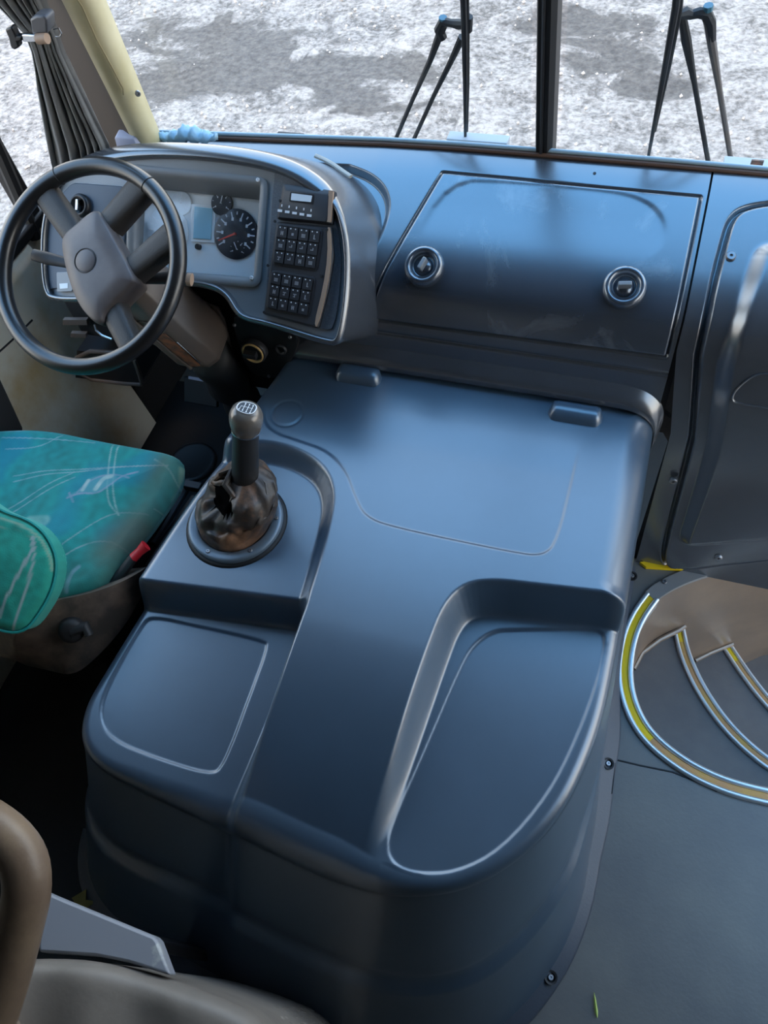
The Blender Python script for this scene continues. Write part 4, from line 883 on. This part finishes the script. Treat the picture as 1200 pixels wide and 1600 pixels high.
# stalks
for nm, pp, off in (('stalk', ((150, 420), (110, 412), (75, 404), (52, 398)), -.05), ('stalk', ((170, 440), (230, 436), (265, 434), (299, 437)), -.055)):
    P_ = [Sp(x, y, off) for x, y in pp]; b = MB(); b.tube(P_, [.006, .010, .013, .012], 12, flat=.6, up=SN); STK = b.build(nm, M['module'], COLM, 60, 0)
b = MB(); b.tube([Sp(x, y, -.055) for x, y in ((293, 436.5), (300, 437))], .0125, 12, flat=.62, up=SN); b.build('stalk_cap', M['bronze'], COLM)
# rubber gaiter and shaft to the floor
b = MB(); R = []
for t in np.linspace(0, 1, 12):
    c_ = shc(.95, 0, 0)*(1-t) + np.array([-.86, 1.13, .10])*t; r_ = .055 + .008*math.sin(t*30) - .02*t
    R.append([c_ + r_*(SU*math.cos(k) + SV*math.sin(k)) for k in np.arange(16)*2*math.pi/16])
b.rings(R); b.build('shaft_gaiter', M['rubber'], COLM, 180)
b = MB(); q = np.array([[Yp(x, y, yy) for x, y, yy in row] for row in (((312, 470, 1.11), (340, 482, 1.10), (352, 500, 1.10)), ((330, 500, 1.10), (350, 520, 1.09), (362, 540, 1.09)), ((335, 560, 1.08), (352, 572, 1.07), (372, 590, 1.08)), ((322, 592, 1.06), (345, 600, 1.06), (366, 612, 1.07)))]); b.grid(q); GT = b.build('side_flap', M['column'], COLM, 180); sd = GT.modifiers.new('thick', 'SOLIDIFY'); sd.thickness = .006
b = MB(); b.tube([Sp(x, y, -.06) for x, y in ((148, 507), (150, 516), (160, 524), (175, 530))], .0024, 6); b.build('release_lever', M['chrome'], COLM)
# pedals and a round floor cover
for px, py, lab in ((315, 612, 'pale-edged brake pedal pad in the dark footwell under the column'), ):
    p_ = Yp(px, py, 1.13); PD = thing('brake_pedal', p_ - np.array([0, -.05, .2]), lab, 'pedal')
    Rm = np.column_stack([SU, unit((0, .6, .8)), unit((0, -.8, .6))])
    b = MB(); b.box(p_, (.10, .07, .012), Rm); b.build('pedal_pad', M['rubber'], PD, 0, .003)
    b = MB(); b.tube([p_ + np.array([0, .01, 0]), p_ + np.array([0, .10, .14])], .009, 8); b.build('pedal_arm', M['steel'], PD)
    b = MB(); b.box(p_ + Rm @ np.array([0, .034, .006]), (.07, .008, .006), Rm); b.build('pad_edge', M['lilac'], PD, 0, .001)
b = MB(); c_ = Z(300, 722, .012); b.lathe([(.075, -.012), (.075, .0), (.068, .006), (.060, .004), (.0001, .004)], c_, (0, 0, 1), 40); tag(b.build('floor_cover', M['black'], None, 180), 'round black floor cover in the footwell between seat and engine cover', 'floor cover')
# ================================================================== DRIVER SEAT
SEAT = thing('driver_chair', (-1.13, .6, 0), 'driver seat in turquoise patterned fabric with dark side console', 'seat')
ZC = .50
cpx = [(-60, 668), (0, 664), (70, 664), (150, 681), (235, 696), (268, 703), (284, 715), (279, 738), (246, 787), (202, 845), (164, 893), (138, 914), (90, 930), (0, 940), (-120, 950), (-200, 800), (-150, 690)]
CO2 = resample(chaikin([Z(x, y, ZC)[:2] for x, y in cpx], 3), 130, True)
def zc(x, y):
    d, _ = sdf(np.stack([x, y], 1), CO2); dd = np.maximum(-d, 0)
    return ZC - .012 + .020*sstep(0, .16, dd) + .004*np.sin(x*31 + y*17)*sstep(.05, .15, dd) + .012*sstep(.70, .80, y)
x0, y0 = CO2.min(0) - .10; x1, y1 = CO2.max(0) + .10
V, F = dome(CO2, np.arange(x0, x1, .0026), np.arange(y0, y1, .0026), zc, .032, ZC - .075, -.35, .045)
# woven print, worn grime and piping as the fabric's own colours
base = np.array([.004, .27, .235]); c = np.tile(base, (len(V), 1))
nzv = np.array([noise.noise(Vector((x*9, y*9, 1))) for x, y in V[:, :2]]); nz2 = np.array([noise.noise(Vector((x*60, y*60, 5))) for x, y in V[:, :2]])
c *= (1 + .28*nzv + .25*nz2)[:, None]
blue = np.array([.004, .22, .31]); t = sstep(.05, .45, nzv)[:, None]*.6; c = c*(1-t) + blue*t
def zpl(pts): return chaikin([Z(x, y, ZC + .008)[:2] for x, y in pts], 2, False)
def line(pts, wd, col, k=1.0):
    d, _ = sdf(V[:, :2], zpl(pts), False, .03); m = (sstep(wd, wd*.4, d)*k*(.75 + .5*nz2).clip(0, 1))[:, None]; c[:] = c*(1-m) + np.array(col)*m
pk = (.33, .42, .42); lt = (.45, .60, .52)
for o_ in (0, 9):
    line([(20, 742 + o_), (110, 731 + o_*.5), (180, 727), (260, 724)], .0022, pk, .8); line([(175 + o_, 684), (168 + o_, 720), (166 + o_, 760), (168 + o_, 785), (182, 800)], .0022, lt, .8)
    line([(0, 800 + o_), (60, 768 + o_), (115, 735 + o_)], .0022, pk, .8)
line([(0, 680), (60, 682), (145, 688)], .0022, pk, .8); line([(5, 698), (60, 697), (95, 676)], .0022, pk, .8)
line([(95, 850), (140, 815), (180, 795), (225, 795)], .0022, pk, .7); line([(90, 870), (130, 845), (165, 838), (190, 850)], .0022, pk, .7); line([(240, 715), (262, 728), (270, 745)], .0022, lt, .6); line([(192, 850), (182, 880), (175, 910)], .0022, pk, .7); line([(235, 785), (265, 787)], .002, lt, .7)
d, _ = sdf(V[:, :2], zpl([(105, 775), (128, 762), (135, 745), (160, 738), (185, 742), (172, 756), (150, 768), (125, 770), (105, 775)]), True, .02); m = (sstep(.003, -.001, d)*.75)[:, None]; c[:] = c*(1-m) + np.array([.10, .33, .36])*m
line([(105, 778), (125, 768), (150, 770), (172, 756), (188, 742), (214, 735)], .0035, (.30, .33, .42), .9); line([(120, 768), (135, 750), (160, 739), (186, 740), (200, 745)], .003, (.30, .33, .42), .8); line([(128, 764), (136, 748)], .006, (.60, .66, .56), .8); line([(148, 762), (160, 744), (172, 742)], .008, (.60, .66, .56), .8); line([(108, 770), (114, 784)], .003, (.30, .33, .42), .8)
line([(45, 815), (70, 815)], .018, (.30, .52, .42), .7); line([(0, 665), (25, 668), (40, 664)], .006, (.5, .6, .6), .6); line([(95, 915), (105, 890), (118, 880)], .006, (.25, .40, .48), .7)
# grime along the right edge
gr, _ = sdf(V[:, :2], zpl([(278, 712), (246, 770), (198, 830), (140, 890), (95, 925)]), False)
m = (sstep(.085, .012, gr)*(.62 + .9*nzv).clip(.15, .85))[:, None]; c[:] = c*(1-m) + np.array([.10, .105, .06])*m
line([(262, 765), (276, 745), (280, 722)], .010, (.35, .42, .26), .6); line([(150, 681), (235, 696), (276, 706)], .004, (.40, .44, .38), .45)
fab = bpy.data.materials.new('patterned_fabric'); fab.use_nodes = True; n = fab.node_tree; pb_ = n.nodes['Principled BSDF']; pb_.inputs['Roughness'].default_value = .8; pb_.inputs['Sheen Weight'].default_value = .35; pb_.inputs['Sheen Tint'].default_value = (.4, .9, .9, 1)
at = n.nodes.new('ShaderNodeAttribute'); at.attribute_name = 'weave'; n.links.new(at.outputs['Color'], pb_.inputs['Base Color'])
tn = n.nodes.new('ShaderNodeTexNoise'); tn.inputs['Scale'].default_value = 350; bp = n.nodes.new('ShaderNodeBump'); bp.inputs['Strength'].default_value = .4; bp.inputs['Distance'].default_value = .001
tcx = n.nodes.new('ShaderNodeTexCoord'); n.links.new(tcx.outputs['Object'], tn.inputs['Vector']); n.links.new(tn.outputs['Fac'], bp.inputs['Height']); n.links.new(bp.outputs[0], pb_.inputs['Normal'])
def weave(o, cc):
    a_ = o.data.attributes.new('weave', 'FLOAT_COLOR', 'POINT'); a_.data.foreach_set('color', np.column_stack([np.clip(cc, 0, 1), np.ones(len(cc))]).astype(np.float32).ravel())
CU = fast_mesh('seat_cushion', V, F, fab, SEAT); weave(CU, c)
# backrest: thick rounded slab, local axes along the leaning plane
BN = unit((.30, -.42, .85)); BU = unit(np.array([1, -.10, 0]) - BN*(np.array([1, -.10, 0]) @ BN)); BV = np.cross(BN, BU)
BP = CAM + ray(45, 890)*.00120
def B2(px, py):
    p = U(px, py, BP, BN) - BP; return np.array([p @ BU, p @ BV])
bpx = [B2(*p) for p in ((0, 800), (40, 812), (66, 832), (83, 862), (86, 892), (76, 930), (52, 968), (36, 986), (10, 990))]
vis = np.array(bpx); lft = vis[:, 0].min()
bo_ = list(vis) + [vis[-1] + np.array([-.15, .0]), vis[-1] + np.array([-.36, .01]), vis[-1] + np.array([-.42, .06]), vis[-1] + np.array([-.42, .24]), vis[-1] + np.array([-.36, .29]), vis[0] + np.array([-.15, .03]), vis[0] + np.array([-.05, .015])]
BO = resample(chaikin(bo_, 2), 130, True)
lo, hi = BO.min(0) - .12, BO.max(0) + .12
def zb(x, y):
    d, _ = sdf(np.stack([x, y], 1), BO); dd = np.maximum(-d, 0); return .012*sstep(0, .08, dd)
V2, F2 = dome(BO, np.arange(lo[0], hi[0], .004), np.arange(lo[1], hi[1], .004), zb, .022, -.07, .0, .05)
W3 = BP + V2[:, 0:1]*BU + V2[:, 1:2]*BV + V2[:, 2:3]*BN
nzb = np.array([noise.noise(Vector((x*9, y*9, 3))) for x, y in V2[:, :2]]); nb2 = np.array([noise.noise(Vector((x*70, y*70, 3))) for x, y in V2[:, :2]])
c2_ = np.tile(np.array([.010, .29, .215]), (len(V2), 1))*(1 + .25*nzb + .3*nb2)[:, None]
def bline(pts, wd, col, k):
    d, _ = sdf(V2[:, :2], chaikin([B2(*p) for p in pts], 2, False), False, .03); m = (sstep(wd, wd*.4, d)*k)[:, None]; c2_[:] = c2_*(1-m) + np.array(col)*m
for o_ in (0, 6): bline([(0, 965 - o_), (20, 920), (40, 885 - o_), (52, 858), (50, 838)], .0026, pk, .8); bline([(18, 985), (35, 940), (50, 895 + o_), (56, 860), (52, 838)], .0026, pk, .7)
bline([(0, 810), (38, 822), (64, 842), (78, 870), (80, 892)], .003, (.30, .34, .24), .6); bline([(0, 822), (30, 830), (50, 838)], .002, (.28, .30, .22), .5)
BKO = fast_mesh('backrest', W3, F2, fab, SEAT); weave(BKO, c2_)
pipe = [BP + BU*p[0] + BV*p[1] - BN*.012 + BN*.004 for p in offset_poly(BO, .001)]
b = MB(); b.tube(pipe, .0028, 6, True); b.build('piping', mat('teal_piping', (.01, .30, .27), .7), BKO)
# side console
A_ = [Z(*p) for p in ((40, 962, .52), (85, 938, .51), (130, 930, .50), (175, 916, .49), (205, 902, .485), (230, 886, .48))]
B_ = [Z(*p) for p in ((20, 1000, .47), (62, 1000, .455), (118, 985, .45), (165, 958, .45), (200, 925, .45), (234, 892, .46))]
C_ = [Z(*p) for p in ((20, 1030, .40), (70, 1040, .385), (112, 1060, .37), (160, 1020, .38), (205, 965, .40), (236, 900, .43))]
D_ = [p + np.array([-.10, 0, -.02]) for p in C_]; E_ = [p + np.array([-.10, .0, -.06]) for p in A_]
def rs(L_): return resample(chaikin(L_, 2, False), 40)
b = MB(); R = np.array([rs(A_), rs([(p*.75 + q*.25 + np.array([.0, 0, .006])) for p, q in zip(A_, B_)]), rs(B_), rs([(p + q)/2 for p, q in zip(B_, C_)]), rs(C_), rs(D_), rs(E_)]).transpose(1, 0, 2)
b.rings([r for r in R]); CSL = b.build('side_console', M['console'], SEAT, 60)
kc_ = Z(112, 984, .462); kn_ = unit((.55, -.45, .70))
b = MB(); b.lathe([(.026, -.012), (.025, .010), (.022, .018), (.014, .021), (.0001, .022)], kc_, kn_, 28); KB = b.build('adjust_knob', M['rubber'], CSL, 60)
e_ = unit(np.cross(kn_, (0, 0, 1))); b = MB(); b.tube([kc_ + kn_*.012, kc_ + kn_*.012 - e_*.020 + np.array([.012, 0, 0]), kc_ + kn_*.004 + np.array([.040, .0, -.004])], [.014, .013, .009], 10, flat=.8); b.build('knob_lever', M['rubber'], CSL)
# belt buckle between cushion and console
p0_, p1_, p2_ = Z(192, 893, .47), Z(208, 872, .485), Z(228, 852, .50); bd = unit(p2_ - p0_)
b = MB(); b.tube([p0_ - bd*.05, p0_, p1_], [.012, .013, .013], 10, flat=.55); b.build('buckle_stem', M['black'], SEAT)
b = MB(); b.tube([p1_, (p1_ + p2_)/2, p2_ - bd*.002, p2_], [.0125, .011, .014, .015], 10, flat=.6); b.build('buckle_button', M['red'], SEAT, 50)
# seat frame rail and pedestal
b = MB(); b.tube([Z(x, y, z) for x, y, z in ((305, 778, .34), (280, 815, .34), (255, 850, .35), (232, 888, .37))], .011, 8); b.build('frame_rail', M['black'], SEAT)
b = MB(); b.tube([Z(x, y, z) for x, y, z in ((298, 752, .30), (270, 800, .30), (240, 850, .30))], .009, 8); b.build('frame_rail', M['module'], SEAT)
b = MB(); b.box(Z(302, 760, .32), (.045, .02, .02)); b.build('frame_bracket', M['module'], SEAT, 0, .002)
b = MB(); b.box((-1.14, .60, .33), (.36, .36, .10)); b.build('seat_pan', M['black'], SEAT, 0, .01)
b = MB(); b.box((-1.14, .60, .145), (.28, .30, .29)); b.build('pedestal', M['black'], SEAT, 0, .01)
# dark panel left of the cushion
b = MB(); q = [Xp(x, y, -1.405) for x, y in ((-40, 510), (0, 590), (36, 668), (36, 690), (-60, 700))]; b.prism(q, (-.03, 0, 0)); tag(b.build('door_pocket', mat('charcoal_panel', (.05, .052, .058), .5), None, 0, .004), 'charcoal slanted panel on the side wall left of the seat', 'panel')

# ================================================================== CURTAIN AND HOLDER
CUR = thing('curtain', Yp(120, 240, 1.24), 'dark grey pleated curtain tied back beside the left pillar', 'curtain')
top_l = np.array([-70, -70]); 
def cur_line(t):   # centre and half width along the curtain (pixels), top to bottom
    y = np.interp(t, [0, .32, .5, 1], [-90, 40, 80, 262]); l = np.interp(y, [-90, 0, 50, 78, 150, 262], [-75, -8, 38, 50, 64, 84]); r = np.interp(y, [-90, 0, 40, 78, 150, 225, 262], [30, 70, 86, 98, 134, 172, 176]); return y, l, r
R = []
for t in np.linspace(0, 1, 46):
    y, l, r = cur_line(t); row = []
    for k in np.linspace(0, 1, 120):
        amp = .006 + .014*abs(t - .42)**.6; ph = (k + .05*math.sin(k*8 + 1) + .02*math.sin(k*23))*2*math.pi*6.5 + .6*math.sin(t*4)
        f_ = math.sin(ph) + .35*math.sin(ph*2.3 + 1)
        p = Yp(l + (r - l)*k, y, 1.235 + .03*k); d_ = unit(p - CAM)
        row.append(p + np.array([.30, -.9, 0])*amp*f_)
    R.append(row)
b = MB(); b.grid(np.array(R)); cl = b.build('cloth', M['curtain'], CUR, 180); sd = cl.modifiers.new('thick', 'SOLIDIFY'); sd.thickness = .003
HLD = thing('curtain_holder', Yp(55, 60, 1.2), 'black and chrome curtain clasp fixed at the upper left window', 'curtain holder')
def hp(x, y, d=0): return Yp(x, y, 1.195 + d)
b = MB(); b.prism([hp(x, y) for x, y in ((46, 30), (55, 25), (68, 25), (73, 31), (74, 53), (50, 54))], (0, .03, 0)); b.build('clasp_block', mat('clasp_grey', (.10, .10, .11), .4), HLD, 0, .004)
b = MB(); b.prism([hp(x, y, -.004) for x, y in ((33, 54), (58, 55), (60, 67), (36, 66))], (0, .01, 0)); b.build('chrome_bar', M['chrome'], HLD, 0, .002)
b = MB(); b.tube([hp(x, y, -.002) for x, y in ((59, 61), (68, 60), (74, 60))], .009, 12); b.build('brass_end', M['bronze'], HLD)
b = MB(); b.prism([hp(x, y, -.006) for x, y in ((7, 46), (17, 42), (21, 48), (25, 57), (34, 57), (34, 65), (27, 66), (30, 74), (22, 79), (16, 74), (13, 60))], (0, .015, 0)); b.build('wing_handle', M['black'], HLD, 0, .003)
b = MB(); b.tube([hp(x, y, .03) for x, y in ((84, 46), (92, 44), (96, 52), (94, 57), (87, 57))], .0012, 6); b.build('wire_loop', M['chrome'], HLD)

# ================================================================== WIPERS
def wiper(parts, label, loc):
    t_ = thing('windscreen_wiper', loc, label, 'wiper', 'windscreen wipers')
    for nm, pts, r_, m in parts:
        b = MB(); b.tube([W_(x, y, o_) for x, y, o_ in pts], r_, 8); b.build(nm, m, t_)
bk_ = M['rubber']; M['capteal'] = mat('teal_cap', (.05, .16, .22), .5)
wiper([('blade', ((722, -60, .035), (726, 60, .030), (727, 130, .030), (727, 222, .030)), [.006, .006, .005, .003], bk_), ('blade_spine', ((729, -60, .045), (731, 40, .045), (731, 130, .040), (729, 205, .034)), .0035, bk_),
       ('arm', ((693, 38, .07), (672, 95, .07), (645, 155, .075), (612, 232, .08)), [.009, .006, .0048, .0048], bk_), ('arm', ((722, 58, .07), (705, 95, .07), (680, 145, .075), (640, 232, .08)), [.008, .006, .0048, .0048], bk_),
       ('arm_head', ((692, 60, .07), (686, 46, .07), (692, 33, .07), (704, 36, .065), (716, 38, .06), (733, 38, .05)), [.009, .010, .009, .007, .009, .007], bk_), ('pivot_cap', ((692, 27, .07), (692, 34, .07)), .008, M['capteal']), ('clip', ((732, 26, .05), (731, 48, .05)), .0085, bk_)],
      'left windscreen wiper with upright blade and two thin arms outside', W_(640, 232, .08))
wiper([('blade', ((1062, -60, .035), (1056, 10, .030), (1040, 100, .030), (1013, 245, .030)), [.006, .0065, .0055, .003], bk_), ('blade_spine', ((1070, -60, .045), (1062, 20, .045), (1046, 100, .040), (1022, 205, .034)), .004, bk_),
       ('arm', ((1066, 25, .07), (1072, 62, .07), (1085, 130, .075), (1108, 262, .08)), [.007, .009, .005, .0048], bk_), ('arm', ((1106, 25, .07), (1112, 68, .07), (1124, 140, .075), (1144, 262, .08)), [.009, .008, .0055, .005], M['column']),
       ('arm_head', ((1060, 24, .05), (1070, 20, .06), (1080, 23, .065), (1092, 20, .068), (1104, 22, .07), (1110, 36, .07), (1112, 62, .07)), [.007, .010, .008, .009, .010, .010, .008], bk_), ('pivot_cap', ((1107, 8, .07), (1106, 16, .07)), .008, M['capteal'])],
      'right windscreen wiper with slanted blade and brownish outer arm outside', W_(1108, 262, .08))

# ================================================================== LOWER LEFT FOREGROUND
b = MB(); pts = chaikin([Z(x, y, z) for x, y, z in ((-150, 1210, .80), (-60, 1262, .80), (5, 1300, .80), (38, 1340, .79), (44, 1390, .77), (30, 1450, .74), (10, 1530, .70), (-20, 1620, .66))], 2, False)
pts = np.vstack([[(-1.46, pts[0][1] + .02, .80), (-1.0, pts[0][1] + .02, .80)], pts, [(pts[-1][0], pts[-1][1] - .02, .5), (pts[-1][0], pts[-1][1] - .02, 0)]])
b.tube(pts, .030, 16); tag(b.build('grab_rail', M['brownvinyl'], None, 180), 'brown padded grab rail bending down at the lower left corner', 'grab rail')
PT = thing('partition_panel', Z(160, 1470, .57), 'blue-grey scuffed box panel at the lower left behind the grab rail', 'panel')
q = [Z(x, y, .60) for x, y in ((60, 1388), (80, 1397), (240, 1463), (246, 1470), (266, 1524), (200, 1504), (150, 1494), (60, 1488))]
b = MB(); b.prism(q, (0, 0, -.03)); b.build('panel_body', M['bluepanel'], PT, 0, .004)
b = MB(); b.box(Z(140, 1452, .57) - np.array([.0, .0, .285]), (.05, .02, .57)); b.build('panel_support', M['black'], PT, 0, .004)
GV = chaikin([Z(x, y, .63)[:2] for x, y in ((-150, 1480), (0, 1500), (60, 1494), (150, 1500), (270, 1533), (340, 1560), (385, 1582), (430, 1640), (450, 1760), (200, 1900), (-200, 1800))], 2)
GV = resample(GV, 200, True); lo, hi = GV.min(0) - .5, GV.max(0) + .5
V3, F3 = dome(GV, np.arange(lo[0], hi[0], .008), np.arange(lo[1], hi[1], .008), lambda x, y: .62 + .010*np.sin(x*14 + 1)*np.cos(y*18) + .006*np.sin(x*40 + y*22), .028, .05, .0, .45)
tag(fast_mesh('padded_bench', V3, F3, M['greyvinyl']), 'dusty grey vinyl padded surface along the lower left border', 'bench')
# grass blade and leaf scraps on the floor
b = MB(); g0, g1 = Z(928, 1550, .004), Z(933, 1590, .004); gd = unit(g1 - g0); ge = np.array([-gd[1], gd[0], 0]); L_ = np.linalg.norm(g1 - g0)
b.rings([[g0 + gd*L_*t + ge*w_*q + np.array([0, 0, .0012*h]) for q, h in ((-1, 0), (0, 1.5), (1, 0), (0, -.5))] for t, w_ in ((0, .0003), (.3, .0022), (.75, .0032), (1, .0010))]); tag(b.build('grass_blade', M['grass'], None, 60), 'single yellow-green grass blade lying on the grey floor', 'grass')
b = MB(); c_ = Z(130, 1410, .012); b.add([c_ + np.array(q) for q in ((-.03, 0, 0), (-.005, .025, .004), (.004, .006, .003), (.03, .012, 0), (.012, -.008, .002), (-.006, -.012, 0))], [(0, 1, 2), (2, 3, 4), (0, 2, 4, 5)]); q = b.build('dry_leaf', mat('dry_leaf', (.16, .13, .03), .7), None, 0); sd = q.modifiers.new('thick', 'SOLIDIFY'); sd.thickness = .002; tag(q, 'small dry leaf on the dark floor beside the blue-grey panel', 'leaf')
